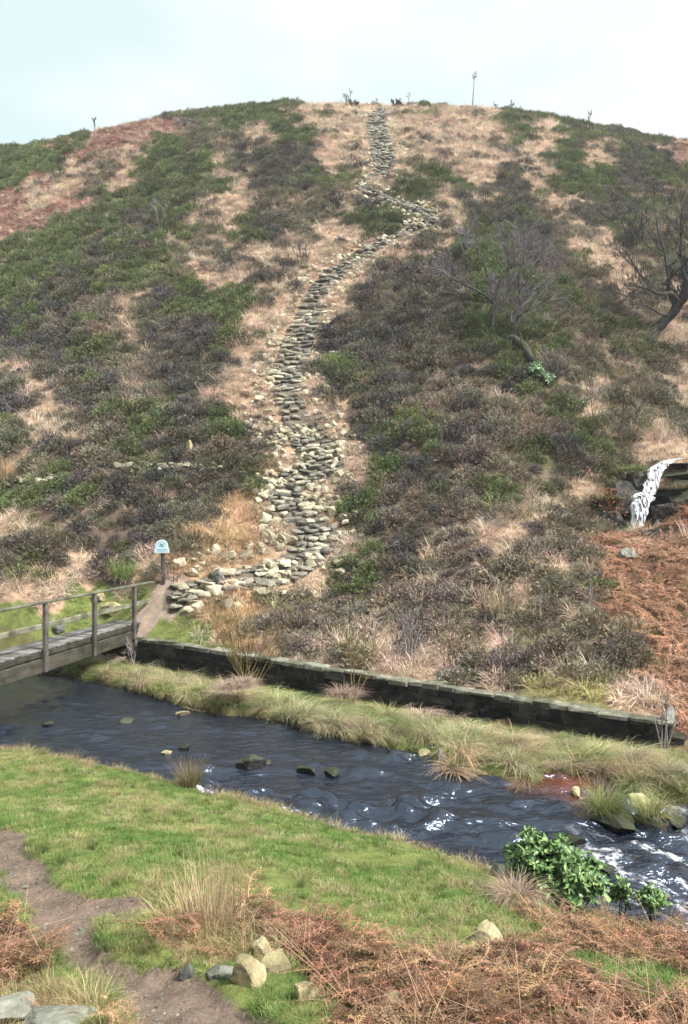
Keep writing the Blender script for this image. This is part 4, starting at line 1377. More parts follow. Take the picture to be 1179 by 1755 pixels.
# ------------------------------------------------------------------ leafy evergreens
def leaf_pts(L, w_):
    V = []; Fq = []
    prof = [(0, .12), (.2, .7), (.5, 1.0), (.8, .72), (1.0, .05)]
    for i, (f, q) in enumerate(prof):
        zc = -.10 * L * f * f * 1.2
        for s in (-1, 0, 1):
            V.append((L * f, s * w_ * q, zc + abs(s) * w_ * .28))
    for i in range(len(prof) - 1):
        for s in (0, 1):
            a = i * 3 + s
            Fq.append((a, a + 1, a + 4, a + 3))
    return np.array(V, float), Fq
def leaf_mat(name, c0, c1, c2):
    m, nt, p = mat(name, rough=.42, spec=.4)
    ge = nt.nodes.new('ShaderNodeNewGeometry'); oi = nt.nodes.new('ShaderNodeObjectInfo')
    add = node(nt, 'ShaderNodeMath', operation='ADD'); nt.links.new(oi.outputs['Random'], add.inputs[0]); nt.links.new(ge.outputs['Random Per Island'], add.inputs[1])
    fr = node(nt, 'ShaderNodeMath', operation='FRACT'); nt.links.new(add.outputs[0], fr.inputs[0])
    r = ramp(nt, [(0, c0), (.6, c1), (1, c2)], fr.outputs[0])
    nt.links.new(r.outputs['Color'], p.inputs['Base Color'])
    o = nt.nodes['Material Output']
    tr = nt.nodes.new('ShaderNodeBsdfTranslucent'); nt.links.new(r.outputs['Color'], tr.inputs['Color'])
    ms = node(nt, 'ShaderNodeMixShader'); ms.inputs['Fac'].default_value = .2
    nt.links.new(p.outputs[0], ms.inputs[1]); nt.links.new(tr.outputs[0], ms.inputs[2]); nt.links.new(ms.outputs[0], o.inputs['Surface'])
    return m
M['rhodo'] = leaf_mat('evergreen_leaf', (.065, .125, .045), (.125, .225, .075), (.27, .37, .14))
M['rhodo_pale'] = leaf_mat('pale_evergreen_leaf', (.09, .16, .075), (.15, .24, .12), (.27, .36, .22))
def rosette_mesh(seed, m, L=.12):
    rs = random.Random(seed)
    V = []; Fq = []
    n = rs.randint(8, 11)
    for k in range(n):
        lv, lf = leaf_pts(L * rs.uniform(.7, 1.12), L * rs.uniform(.12, .16))
        el = rs.uniform(-.35, .75); az = 6.283 * (k + rs.uniform(-.3, .3)) / n * 1.6
        mt_ = Matrix.Rotation(az, 3, 'Z') @ Matrix.Rotation(-el, 3, 'Y') @ Matrix.Rotation(rs.uniform(-.5, .5), 3, 'X')
        n0 = len(V)
        V += [tuple(mt_ @ Vector(v) + Vector((0, 0, rs.uniform(-.02, .02)))) for v in lv]
        Fq += [tuple(i + n0 for i in f) for f in lf]
    me = mesh_np('leaf_cluster', V, Fq, True); me.materials.append(m)
    return me
def evergreen(label, base, blobs, seed, m, L=.12, rsc=1.0, group=None):
    """blobs: (offset, radii, number of leaf clusters)"""
    rs = random.Random(seed)
    t = thing('rhododendron', label, 'shrub', base, group)
    ms = [rosette_mesh(seed * 10 + k, m, L) for k in range(6)]
    st = MB()
    for (ox, oy, oz), (rx, ry, rz), n in blobs:
        for k in range(n):
            v = Vector((rs.gauss(0, 1), rs.gauss(0, 1), rs.gauss(0, 1))).normalized()
            if v.z < -.3: v.z *= -.6
            q = rs.uniform(.62, 1.08) if k % 4 else rs.uniform(.2, .6)
            p = Vector((ox + v.x * rx * q, oy + v.y * ry * q, max(.03, oz + v.z * rz * q)))
            o = bpy.data.objects.new('leaf_cluster', rs.choice(ms)); COL.objects.link(o); o.parent = t
            o.location = p; o.rotation_mode = 'QUATERNION'
            nrm = (v + Vector((0, 0, .7))).normalized()
            o.rotation_quaternion = nrm.to_track_quat('Z', 'Y') @ Quaternion((0, 0, 1), rs.uniform(0, 6.28))
            o.scale = (rs.uniform(.75, 1.2) * rsc,) * 3
            if k % 3 == 0:
                st.tube([(ox * .6, oy * .6, -.03), Vector((ox * .7, oy * .7, .03)).lerp(p, .5) + Vector((rs.uniform(-.04, .04), rs.uniform(-.04, .04), 0)), p], [.011 * L / .12, .007 * L / .12, .004 * L / .12], 4, False)
    st.build('stems', M['bark_dark'], t, True)
    return t
p = at(945, 1558)
u = p.y / F
evergreen('large glossy green rhododendron bush on the near bank at right', p, [((-.20, 0, .34), (.20, .22, .34), 62), ((.04, 0, .30), (.25, .24, .32), 66), ((.28, .02, .20), (.20, .20, .24), 46), ((0, -.12, .12), (.36, .10, .12), 26)], 71, M['rhodo'], .10)
p = at(1062, 1582)
evergreen('small upright rhododendron sprig between the big bush and the far right one', p, [((0, 0, .20), (.07, .08, .22), 11)], 72, M['rhodo'], .085)
p = at(1116, 1594)
evergreen('small leafy rhododendron at far right beside the rapids', p, [((0, 0, .24), (.13, .12, .15), 18)], 73, M['rhodo'], .085)
p = at(922, 660)
evergreen('pale green leafy rhododendron on the hillside below the fallen trunk', p, [((-.15, 0, .45), (.34, .32, .38), 34), ((.25, -.05, .22), (.38, .30, .24), 26)], 74, M['rhodo_pale'], .2, 1.0)
p = at(1000, 702)
evergreen('tiny green rhododendron seedling right of the pale leafy one', p, [((0, 0, .15), (.18, .15, .18), 9)], 75, M['rhodo_pale'], .15, 1.0)

# ------------------------------------------------------------------ single grass clumps, rushes and wrack
def tuft(name, label, cat, p, comps, m_tint, seed, group=None):
    """comps: (offset, n, rad, l0, l1, w, droop, spread, lean, tint)"""
    rs = random.Random(seed)
    t = thing(name, label, cat, p, group)
    for off, n, rad, l0, l1, w_, droop, spread, lean, tint, nm in comps:
        V, Fq, T = blades(rs, n, rad, l0, l1, w_, 5, droop, spread, lean)
        me = mesh_np(nm, V + np.array(off), Fq, tone=T * np.array(tint))
        o = link(nm, me, M['tuft'], t, 'stuff')
    return t
def tuft_mat():
    m, nt, p = mat('tuft_blade', rough=.7, spec=.2)
    b_ = node(nt, 'ShaderNodeAttribute', attribute_name='tone', attribute_type='GEOMETRY')
    nt.links.new(b_.outputs['Color'], p.inputs['Base Color'])
    o = nt.nodes['Material Output']
    tr = nt.nodes.new('ShaderNodeBsdfTranslucent'); nt.links.new(b_.outputs['Color'], tr.inputs['Color'])
    ms = node(nt, 'ShaderNodeMixShader'); ms.inputs['Fac'].default_value = .25
    nt.links.new(p.outputs[0], ms.inputs[1]); nt.links.new(tr.outputs[0], ms.inputs[2]); nt.links.new(ms.outputs[0], o.inputs['Surface'])
    return m
M['tuft'] = tuft_mat()
GREEN, DGREEN, STRAW, BROWN, RUSH = (.20, .27, .08), (.13, .18, .05), (.50, .40, .22), (.34, .24, .16), (.24, .18, .10)
tuft('rush_clump', 'bright green spiky rush clump behind the footbridge rail', 'rushes', at(212, 998), [((0, 0, 0), 420, .26, .35, .75, .012, (.1, .7), (.02, .6), (0, 0), (.17, .26, .07), 'green_blades'), ((0, 0, 0), 60, .26, .3, .7, .01, (.2, .9), (.1, .8), (0, 0), STRAW, 'dry_blades')], None, 81)
tuft('rush_clump', 'brown rush clump at the edge of the near bank in midstream', 'rushes', at(322, 1350) , [((0, 0, 0), 240, .10, .22, .46, .0055, (.1, .7), (.02, .6), (.15, 0), RUSH, 'brown_blades'), ((.05, 0, 0), 120, .12, .2, .4, .005, (.1, .8), (.05, .7), (.15, 0), (.15, .16, .06), 'green_blades')], None, 82)
tuft('stalk_clump', 'clump of tall dry straw stalks beside the earth path', 'dry stalks', at(360, 1590), [((0, 0, 0), 150, .20, .25, .62, .0045, (.0, .5), (.02, .35), (0, 0), (.46, .33, .22), 'stalks'), ((-.1, -.05, 0), 260, .26, .15, .42, .0045, (.5, 1.8), (.1, 1.0), (0, 0), STRAW, 'straw_skirt'), ((.16, 0, 0), 40, .14, .3, .58, .004, (.0, .4), (.02, .3), (0, 0), (.24, .15, .11), 'dark_stalks')], None, 83)
tuft('grass_clump', 'dark green grass clump leaning over its rock at the right of the stream', 'grass clump', Vector(W(1040, 1398, 10.15)) , [((0, 0, .05), 460, .16, .3, .62, .006, (.8, 2.0), (.1, .9), (.5, -.25), (.16, .21, .065), 'green_blades'), ((-.1, 0, .06), 160, .14, .25, .5, .005, (.5, 1.8), (.1, .9), (.4, -.2), (.33, .27, .13), 'dry_blades')], None, 84)
tuft('grass_clump', 'smaller tan and green grass clump near the pale boulder at right', 'grass clump', Vector(W(1112, 1402, 10.05)), [((0, 0, .05), 330, .12, .22, .46, .006, (.8, 2.0), (.1, .9), (.45, -.3), (.20, .24, .075), 'green_blades'), ((.05, -.03, .04), 200, .12, .22, .45, .005, (.9, 2.1), (.1, .9), (.4, -.3), (.44, .34, .18), 'dry_blades')], None, 85)
tuft('flood_wrack', 'pale brown flood debris hanging in the willow stems on the far bank', 'flood debris', at(402, 1206) + Vector((0, -.1, .25)), [((0, 0, .1), 520, .26, .25, .62, .009, (1.0, 2.2), (.6, 1.6), (.1, -.4), (.34, .25, .20), 'wrack'), ((.15, .1, .2), 200, .2, .2, .5, .008, (1.0, 2.4), (.6, 1.7), (.1, -.3), (.42, .32, .25), 'pale_wrack')], None, 86)
tuft('flood_wrack', 'brown flood debris caught in the alder shrub in front of the wall', 'flood debris', at(590, 1214) + Vector((0, -.1, .2)), [((0, 0, .1), 420, .24, .22, .55, .008, (1.0, 2.2), (.5, 1.6), (.2, -.3), (.32, .23, .18), 'wrack')], None, 87)
tuft('flood_wrack', 'tan flood debris lying on the bank grass right of the alder shrub', 'flood debris', at(720, 1235), [((0, 0, .12), 420, .28, .22, .5, .007, (1.2, 2.4), (.7, 1.6), (.4, -.1), (.46, .34, .27), 'wrack')], None, 88)
tuft('stalk_clump', 'orange dry grass stalks rising behind the rail stones at far left', 'dry stalks', at(12, 822), [((0, 0, 0), 140, .2, .4, .95, .016, (.0, .4), (.02, .3), (0, 0), (.50, .34, .20), 'stalks')], None, 89)
tuft('stalk_clump', 'tall pale grass stems standing in the heather left of the paired stems', 'dry stalks', at(860, 1062), [((0, 0, 0), 160, .35, .4, .9, .012, (.0, .6), (.02, .4), (0, 0), (.48, .36, .22), 'stalks')], None, 90)
tuft('grass_clump', 'matted dry roots and grass under the left side of the big rhododendron', 'grass clump', at(884, 1552), [((0, 0, .12), 380, .13, .15, .42, .005, (1.2, 2.4), (.5, 1.6), (-.2, -.2), (.36, .26, .19), 'dry_blades')], None, 91)
def russet():
    p = at(1050, 905)
    rs = random.Random(5)
    t = sapling('russet leafed shrub standing beside the waterfall pool', 1050, 905, 62, 5, seed=68, m='redtwig', kids=(9, 4), fan=.35, cat='shrub', name='russet_shrub')
    V = []; Fc = []
    h = 60 * p.y / F
    for k in range(240):
        c = Vector((rs.gauss(-.12, .26), rs.gauss(0, .2), h * rs.uniform(.35, 1.15)))
        a = Vector((rs.gauss(0, 1), rs.gauss(0, 1), rs.gauss(0, 1))).normalized() * .045; b2 = a.orthogonal().normalized() * .025
        n0 = len(V); V += [tuple(c - a), tuple(c + b2), tuple(c + a), tuple(c - b2)]; Fc.append((n0, n0 + 1, n0 + 2, n0 + 3))
    link('dead_leaves', mesh_np('dead_leaves', V, Fc), M['redtwig'], t, 'stuff')
russet()

# ------------------------------------------------------------------ single boulders
def boulder(label, p, wpx, hpx, m, seed, name='boulder', depth=.8, sink=.3, rz=None, cat='boulder', disp=.045, cuts=14):
    u = p[1] / F
    w_, h_ = wpx * u, hpx * u
    me = rough_rock(name, seed, M[m], (w_ * .95, w_ * depth, h_ * 1.25), 4, cuts, disp)
    o = link(name, me)
    o.location = Vector(p) + Vector((0, 0, h_ * (.5 - sink)))
    o.rotation_euler = (0, 0, (seed * 1.7) % 6.28 if rz is None else rz)
    EXCL.append((p[0], p[1] - w_ * .28, w_ * .52))
    if p[1] < 8: EXCL.append((p[0], p[1] - w_ * .9, w_ * .34))
    return tag(o, label, cat)
def wet(px, py):
    d = 3.95 * F / (py - CY)
    x, y, z = W(px, py, d)
    return Vector((x, y, float(water_z(np.array([x]), np.array([y]))[0])))
boulder('pale yellow wedge shaped boulder lying in bracken and turf', at(834, 1618), 58, 46, 'boulder', 101, rz=.3)
boulder('squarish boulder with a grey left face beside the earth path', at(424, 1690), 60, 46, 'boulder', 102, rz=.5)
boulder('pale rounded boulder in green grass at the bottom', at(524, 1712), 58, 42, 'boulder', 103, rz=-.4)
boulder('pale yellow boulder partly hidden behind dry stalks', at(470, 1662), 58, 36, 'boulder', 104, rz=.9)
boulder('small pointed pale stone at the bracken edge', at(449, 1634), 36, 38, 'boulder', 105, rz=.2)
boulder('pale boulder smothered in straw among the bottom bracken', at(668, 1735), 66, 36, 'boulder', 106, sink=.45)
boulder('low mossy stone at the right edge of the earth path', at(378, 1672), 62, 20, 'greyrock', 107, sink=.4)
boulder('small dark stone beside the earth path', at(318, 1665), 26, 20, 'greyrock', 108)
boulder('flat pale slab in the bottom left corner', at(22, 1735), 70, 20, 'greyrock', 109, depth=1.2, disp=.09)
boulder('broad lichen covered slab at the bottom left', at(88, 1755), 90, 30, 'greyrock', 110, depth=1.1, disp=.09)
boulder('mossy round rock on the near bank left of the rhododendron', at(855, 1500), 36, 24, 'wetrock', 111)
boulder('long mossy rock breaking the water midstream', wet(428, 1322), 54, 22, 'wetrock', 212, rz=.25, depth=.55, sink=.22, disp=.1)
boulder('small black rock midstream upstream of the mossy one', wet(315, 1289), 22, 14, 'wetrock', 113)
boulder('small tan stone beside the black rock midstream', wet(286, 1296), 20, 9, 'boulder', 114)
boulder('low dark rock awash downstream of the long mossy rock', wet(460, 1314), 16, 9, 'wetrock', 115)
boulder('dark submerged rock in the middle of the stream', wet(527, 1326), 30, 13, 'wetrock', 116, sink=.35)
boulder('small mossy rock in the middle of the stream', wet(571, 1331), 28, 15, 'wetrock', 117)
boulder('pale rock in the dark water near the footbridge', wet(216, 1240), 24, 9, 'wetrock', 118)
boulder('flat pale stone at the foot of the far bank', wet(312, 1228), 26, 9, 'boulder', 119)
boulder('dark rock in the dark pool at left', wet(84, 1248), 22, 10, 'wetrock', 120)
boulder('pale stone on the near water edge at far left', at(44, 1280), 30, 14, 'boulder', 121)
boulder('brown square stone in the far bank', wet(727, 1300), 20, 14, 'boulder', 122)
boulder('pale mossy block at the foot of the far bank', wet(757, 1313), 26, 26, 'greyrock', 123, sink=.25)
boulder('small grey stone at the waterline of the far bank', wet(645, 1288), 14, 12, 'wetrock', 124)
boulder('golden boulder on the stony islet at right', wet(1097, 1378), 42, 24, 'boulder', 125, sink=.1, rz=.2)
boulder('small pale stone in the rusty pool', wet(988, 1363), 16, 14, 'boulder', 126, sink=.15)
boulder('grey rock left of the golden boulder', wet(1055, 1372), 40, 20, 'wetrock', 127, sink=.2)
boulder('dark rock under the leaning grass clump', wet(1062, 1408), 88, 30, 'wetrock', 128, sink=.3)
boulder('dark rock under the smaller grass clump', wet(1120, 1412), 60, 30, 'wetrock', 129, sink=.3)
boulder('grey cobble below the golden boulder', wet(1140, 1388), 22, 16, 'greyrock', 130)
boulder('dark rock at the right edge of the stream', wet(1165, 1400), 44, 22, 'wetrock', 131, sink=.25)
boulder('dark rock splitting the rapids', wet(985, 1440), 34, 10, 'wetrock', 132, sink=.4)
boulder('black rock behind the big rhododendron in the rapids', wet(1040, 1490), 40, 16, 'wetrock', 133, sink=.3)
boulder('flat lichen covered boulder in the red bracken slope', at(1076, 957), 34, 18, 'greyrock', 134)
boulder('pale flat boulder in orange grass above the sign', at(335, 943), 24, 12, 'boulder', 135)
boulder('large grey boulder where the steps begin', at(372, 996), 38, 26, 'greyrock', 136)
boulder('pale stone in the heather above the broken stone line', at(325, 770), 12, 14, 'boulder', 137)
boulder('pale stone beside the first one in the heather', at(338, 786), 14, 10, 'boulder', 138)
boulder('rounded pale stone behind the footbridge rail near the landing', at(195, 1048), 40, 16, 'boulder', 139)
boulder('second pale stone behind the footbridge rail', at(170, 1028), 32, 14, 'boulder', 140)
boulder('grey green stone between the footbridge posts', at(102, 1082), 24, 12, 'greyrock', 141)
boulder('square mossy block on the bank under the footbridge', at(96, 1150), 24, 16, 'greyrock', 142)

RUBBLE = [hull_mesh('stone', rock_pts(random.Random(700 + k), 16), M['rubble']) for k in range(6)]
def broken_line(label, spans, seed):
    rs = random.Random(seed)
    p0 = at(spans[0][0], spans[0][1])
    t = thing('broken_wall', label, 'stone line', p0)
    for x0, y0, x1, y1, n, s0, s1 in spans:
        for k in range(n):
            f = (k + rs.random()) / n
            p = at(x0 + (x1 - x0) * f, y0 + (y1 - y0) * f + rs.uniform(-6, 6))
            s = rs.uniform(s0, s1)
            o = bpy.data.objects.new('stone', rs.choice(RUBBLE)); COL.objects.link(o); o.parent = t
            o.location = p - p0 + Vector((0, -.12, s * .2)); o.scale = (s * 1.35, s, s * .8); o.rotation_euler = (rs.uniform(-.3, .3), rs.uniform(-.3, .3), rs.uniform(0, 6))
broken_line('pale stones of a tumbled wall in the heather left of the steps', [(205, 808, 340, 804, 24, .2, .42), (340, 806, 400, 800, 7, .16, .3)], 7)
broken_line('low row of pale stones in the heather at far left', [(15, 829, 120, 826, 14, .2, .34)], 8)
rs_ = random.Random(9)
land = thing('landing_stones', 'pale flat stones set at the foot of the steps by the footbridge', 'stones', at(310, 1030))
for (px, py, w_, h_) in ((300, 1030, 30, 8), (318, 1022, 34, 9), (340, 1018, 36, 9), (330, 1036, 30, 9), (352, 1010, 34, 12), (326, 1052, 24, 14), (368, 1014, 36, 12), (350, 1026, 26, 10), (312, 1008, 36, 10), (392, 1012, 30, 16), (415, 1010, 30, 16), (385, 985, 40, 14)):
    p = at(px, py); u = p.y / F
    o = bpy.data.objects.new('stone', rs_.choice(EDGES)); COL.objects.link(o); o.parent = land
    o.location = p - Vector(land.location) + Vector((0, 0, h_ * u * .2)); o.scale = (w_ * u * 1.1, w_ * u * .9, h_ * u * 1.2); o.rotation_euler = (rs_.uniform(-.1, .1), rs_.uniform(-.1, .1), rs_.uniform(-.6, .6))

# ------------------------------------------------------------------ waterfall in its rocky cleft
def build_fall():
    rs = random.Random(15)
    line = [(1166, 786, 25.0, 24), (1146, 790, 24.5, 24), (1134, 795, 24.2, 24), (1124, 806, 23.85, 28), (1119, 828, 23.7, 26), (1112, 842, 23.5, 28), (1103, 850, 23.2, 38), (1098, 864, 23.0, 36), (1094, 884, 22.9, 27), (1090, 907, 22.85, 33)]
    P = np.array([(*W(a, b_, d), w_ * d / F) for a, b_, d, w_ in line])
    n = 90; mm = 22
    s = np.linspace(0, len(P) - 1, n)
    Q = np.stack([np.interp(s, np.arange(len(P)), P[:, k]) for k in range(4)], 1)
    V = []
    for i in range(n):
        for j in range(mm):
            f = j / (mm - 1) - .5
            x = Q[i, 0] + f * Q[i, 3] * (1 + .25 * (float(vnoise(np.array([i * .22]), np.array([1.0 if f > 0 else 9.0]), 3)[0]) - .5) * 2)
            br = float(fbm(np.array([f * 9 + 5]), np.array([i * .10]), 17, 3)[0]) - .5
            y = Q[i, 1] - .14 * (1 - (2 * f) ** 2) - br * .12
            V.append((x, y, Q[i, 2] + br * .05))
    idx = np.arange(n * mm).reshape(n, mm)
    Fc = np.stack([idx[:-1, :-1], idx[1:, :-1], idx[1:, 1:], idx[:-1, 1:]], -1).reshape(-1, 4)
    me = mesh_np('waterfall', V, Fc, True)
    m, nt, p = mat('falling_water', (.7, .75, .8), .35, .5)
    ge = nt.nodes.new('ShaderNodeNewGeometry')
    mpn = nt.nodes.new('ShaderNodeMapping'); mpn.inputs['Scale'].default_value = (15, 6, 3.2); nt.links.new(ge.outputs['Position'], mpn.inputs['Vector'])
    n1 = node(nt, 'ShaderNodeTexNoise', Scale=1.0, Detail=6.0, Roughness=.7, Distortion=.4); nt.links.new(mpn.outputs[0], n1.inputs['Vector'])
    r = ramp(nt, [(.38, (.10, .11, .13)), (.48, (.42, .44, .48)), (.60, (.78, .80, .82))], n1.outputs['Fac'])
    nt.links.new(r.outputs['Color'], p.inputs['Base Color']); bump(nt, p, n1.outputs['Fac'], .8, .05)
    tr = nt.nodes.new('ShaderNodeBsdfTransparent'); ms = nt.nodes.new('ShaderNodeMixShader')
    tf = ramp(nt, [(.42, (0, 0, 0)), (.52, (1, 1, 1))], n1.outputs['Fac'])
    nt.links.new(tf.outputs['Color'], ms.inputs[0]); nt.links.new(tr.outputs[0], ms.inputs[1]); nt.links.new(p.outputs[0], ms.inputs[2]); nt.links.new(ms.outputs[0], nt.nodes['Material Output'].inputs['Surface'])
    o = link('waterfall', me, m); tag(o, 'white stepped waterfall tumbling down dark rocks at right', 'waterfall')
    # plunge pool and the beck below it
    for nm, lab, ring in (('plunge_pool', 'small dark pool at the foot of the waterfall', [(1052, 908, 23.6), (1075, 903, 23.95), (1112, 903, 23.95), (1118, 909, 23.6), (1095, 914, 23.3), (1062, 914, 23.3)]),):
        pts = [Vector(W(*q)) for q in ring]; zz = sum(q.z for q in pts) / len(pts) + .02
        mb = MB(); mb.add([(q.x, q.y, zz) for q in pts] + [(q.x, q.y, zz - .3) for q in pts], [tuple(range(len(pts)))] + [(i, i + len(pts), (i + 1) % len(pts) + len(pts), (i + 1) % len(pts)) for i in range(len(pts))])
        mw, nt2, p2 = mat('pool_water', (.02, .022, .025), .08, .5)
        n2 = node(nt2, 'ShaderNodeTexNoise', Scale=9.0, Detail=3.0); bump(nt2, p2, n2.outputs['Fac'], .6, .05)
        o = mb.build(nm, mw); o['kind'] = 'structure'
    rocks = ((1066, 872, 54, 66, 'wetrock', 'dark wet cliff face left of the waterfall'), (1044, 892, 44, 40, 'wetrock', 'dark rock at the left of the plunge pool'), (1128, 884, 44, 48, 'wetrock', 'dark rock right of the foot of the waterfall'),
             (1146, 850, 46, 44, 'wetrock', 'mossy hanging bank right of the waterfall'), (1174, 858, 44, 44, 'wetrock', 'dark mossy rock at the right edge above the bracken'), (1020, 910, 44, 26, 'wetrock', 'dark rock in the beck left of the pool'),
             (1090, 824, 40, 46, 'wetrock', 'mossy shoulder of rock left of the upper waterfall'), (1166, 832, 54, 12, 'wetrock', 'long flat dark ledge right of the waterfall'), (1172, 814, 50, 10, 'wetrock', 'upper flat dark ledge right of the waterfall'),
             (1168, 798, 44, 12, 'wetrock', 'flat rock at the lip of the waterfall'), (1078, 918, 60, 16, 'greyrock', 'grassy boulder in front of the plunge pool'), (1010, 934, 30, 18, 'greyrock', 'mossy stone where the beck leaves the pool'), (985, 905, 26, 22, 'wetrock', 'dark overhang in the bank left of the pool'),
             (1030, 872, 50, 46, 'wetrock', 'dark mossy crag left of the russet shrub'), (1100, 880, 26, 40, 'wetrock', 'black rock behind the lower waterfall'))
    for i, (px, py, w_, h_, mn_, lab) in enumerate(rocks):
        q = at(px, min(py + h_ * .4, 925))
        d = {0: 23.7, 1: 23.2, 2: 23.6, 3: 24.0, 4: 23.7, 5: 22.6, 6: 24.3, 7: 24.1, 8: 24.5, 9: 24.9, 10: 22.8, 11: 21.8, 12: 22.4, 13: 23.9, 14: 23.6}[i]
        c = Vector(W(px, py, d)); u = d / F
        me = rough_rock('cascade_rock', 200 + i, M[mn_], (w_ * u, w_ * u * .8, h_ * u), 4, 12, .09)
        o = link('cascade_rock', me); o.location = c; tag(o, lab, 'rock', 'rocks around the waterfall')
        o.rotation_euler = (rs.uniform(-.1, .1), rs.uniform(-.1, .1), rs.uniform(-.3, .3))
    for px, py, d, r_ in ((1095, 865, 23.2, .7), (1060, 890, 23.0, .5), (1125, 870, 23.4, .5), (1125, 820, 23.9, .45), (1150, 792, 24.6, .3)):
        q = W(px, py, d); EXCL.append((q[0], q[1], r_))
    for px, py, d, n_, tn_, lb in ((1150, 838, 23.6, 420, (.22, .17, .10), 'brown grass hanging over the rocks right of the waterfall'), (1082, 806, 23.9, 420, (.17, .20, .07), 'mossy grass hanging over the rock left of the upper waterfall'), (1044, 856, 23.4, 380, (.15, .17, .07), 'dark green grass on the crag beside the russet shrub')):
        tuft('grass_clump', lb, 'grass clump', Vector(W(px, py, d)), [((0, 0, 0), n_, .34, .25, .6, .013, (1.2, 2.6), (.3, 1.3), (0, -.35), tn_, 'hanging_blades')], None, px)
    # the little grass cap on the boulder before the pool
    tuft('grass_clump', 'green grass tuft hanging over the boulder before the plunge pool', 'grass clump', Vector(W(1075, 910, 23.1)), [((0, 0, .0), 420, .42, .2, .5, .014, (1.0, 2.2), (.2, 1.1), (0, -.3), (.24, .30, .10), 'green_blades')], None, 92)
build_fall()

# ------------------------------------------------------------------ growing the ground cover
def scatter(name, proto, P, rot, scale, tint, label, cat):
    """one object of ground cover: a cloud of roots on which the plants are grown"""
    n = len(P)
    me = bpy.data.meshes.new(name)
    me.vertices.add(n); me.vertices.foreach_set('co', np.asarray(P, np.float32).ravel())
    def attr(nm, typ, field, arr):
        a = me.attributes.new(nm, typ, 'POINT'); a.data.foreach_set(field, np.ascontiguousarray(arr, np.float32 if typ != 'INT' else np.int32).ravel())
    attr('rot', 'FLOAT_VECTOR', 'vector', rot); attr('scl', 'FLOAT_VECTOR', 'vector', scale)
    t4 = np.ones((n, 4)); t4[:, :3] = tint
    attr('tint', 'FLOAT_COLOR', 'color', t4)
    c = PROTO[proto]
    attr('pick', 'INT', 'value', RNG.integers(0, len(c.objects), n))
    o = link(name, me, None, kind='stuff')
    o['label'] = label; o['category'] = cat
    g = bpy.data.node_groups.new(name, 'GeometryNodeTree')
    g.interface.new_socket('Geometry', in_out='INPUT', socket_type='NodeSocketGeometry')
    g.interface.new_socket('Geometry', in_out='OUTPUT', socket_type='NodeSocketGeometry')
    gi = g.nodes.new('NodeGroupInput'); go = g.nodes.new('NodeGroupOutput')
    ip = g.nodes.new('GeometryNodeInstanceOnPoints')
    ci = g.nodes.new('GeometryNodeCollectionInfo')
    ci.inputs['Collection'].default_value = c
    ci.inputs['Separate Children'].default_value = True
    ci.inputs['Reset Children'].default_value = True
    def na(nm, typ):
        q = g.nodes.new('GeometryNodeInputNamedAttribute'); q.data_type = typ; q.inputs['Name'].default_value = nm
        return q.outputs['Attribute']
    e2r = g.nodes.new('FunctionNodeEulerToRotation')
    g.links.new(na('rot', 'FLOAT_VECTOR'), e2r.inputs[0])
    g.links.new(gi.outputs[0], ip.inputs['Points']); g.links.new(ci.outputs[0], ip.inputs['Instance'])
    ip.inputs['Pick Instance'].default_value = True
    g.links.new(na('pick', 'INT'), ip.inputs['Instance Index'])
    g.links.new(e2r.outputs[0], ip.inputs['Rotation'])
    g.links.new(na('scl', 'FLOAT_VECTOR'), ip.inputs['Scale'])
    g.links.new(ip.outputs[0], go.inputs[0])
    md = o.modifiers.new('grow', 'NODES'); md.node_group = g
    return o

def cells(d0, d1, size, umax=.52, pad=1.5):
    """jittered grid over the ground in view"""
    ys = np.arange(d0, d1, size)
    out_ = []
    for y in ys:
        h = umax * y + pad
        xs = np.arange(-h, h, size)
        out_.append(np.stack([xs, np.full(len(xs), y)], 1))
    P = np.concatenate(out_)
    return P + RNG.uniform(-.5, .5, P.shape) * size * 1.1

def prep(P, keep=1.0):
    for ex, ey, er in EXCL:
        P = P[np.hypot(P[:, 0] - ex, P[:, 1] - ey) > er * keep]
    x, y = P[:, 0], P[:, 1]
    z = ground_z(x, y)
    c = classify(x, y, z)
    pd, pw = path_dist(x, y)
    ld = seg_dist(x, y, LANDING)[0]
    e = .02
    gx = (ground_z(x + e, y, False) - ground_z(x - e, y, False)) / (2 * e); gy = (ground_z(x, y + e, False) - ground_z(x, y - e, False)) / (2 * e)
    return x, y, z, c, pd - pw / 2, ld, gx, gy

def var(n, s): return 1 + RNG.uniform(-s, s, n)

def tints(base, n, s=.15, hs=.06):
    b = np.asarray(base, float).reshape(-1, 3) if np.ndim(base) > 1 else np.tile(base, (n, 1))
    v = var(n, s)[:, None]
    return b * v * np.stack([var(n, hs), var(n, hs), var(n, hs)], 1)

def rots(n, gx, gy, k=.5, tilt=.12):
    """random turn about the upright, leaning with the slope by the share k (Euler XYZ)"""
    rz = RNG.uniform(0, 6.283, n)
    # slope normal expressed as small tilts
    nx, ny = -gx * k, -gy * k
    rx = np.arctan(-ny) + RNG.uniform(-tilt, tilt, n); ry = np.arctan(nx) + RNG.uniform(-tilt, tilt, n)
    # compose Rx,Ry after the turn rz:  R = Rtilt @ Rz  ->  euler via matrices
    cz, sz = np.cos(rz), np.sin(rz); cx, sx = np.cos(rx), np.sin(rx); cy, sy = np.cos(ry), np.sin(ry)
    # Rtilt = Ry @ Rx
    m00 = cy * cz + sy * sx * sz; m10 = cx * sz; m20 = -sy * cz + cy * sx * sz
    m21 = sy * sz + cy * sx * cz; m22 = cy * cx
    return np.stack([np.arctan2(m21, m22), -np.arcsin(np.clip(m20, -1, 1)), np.arctan2(m10, m00)], 1)

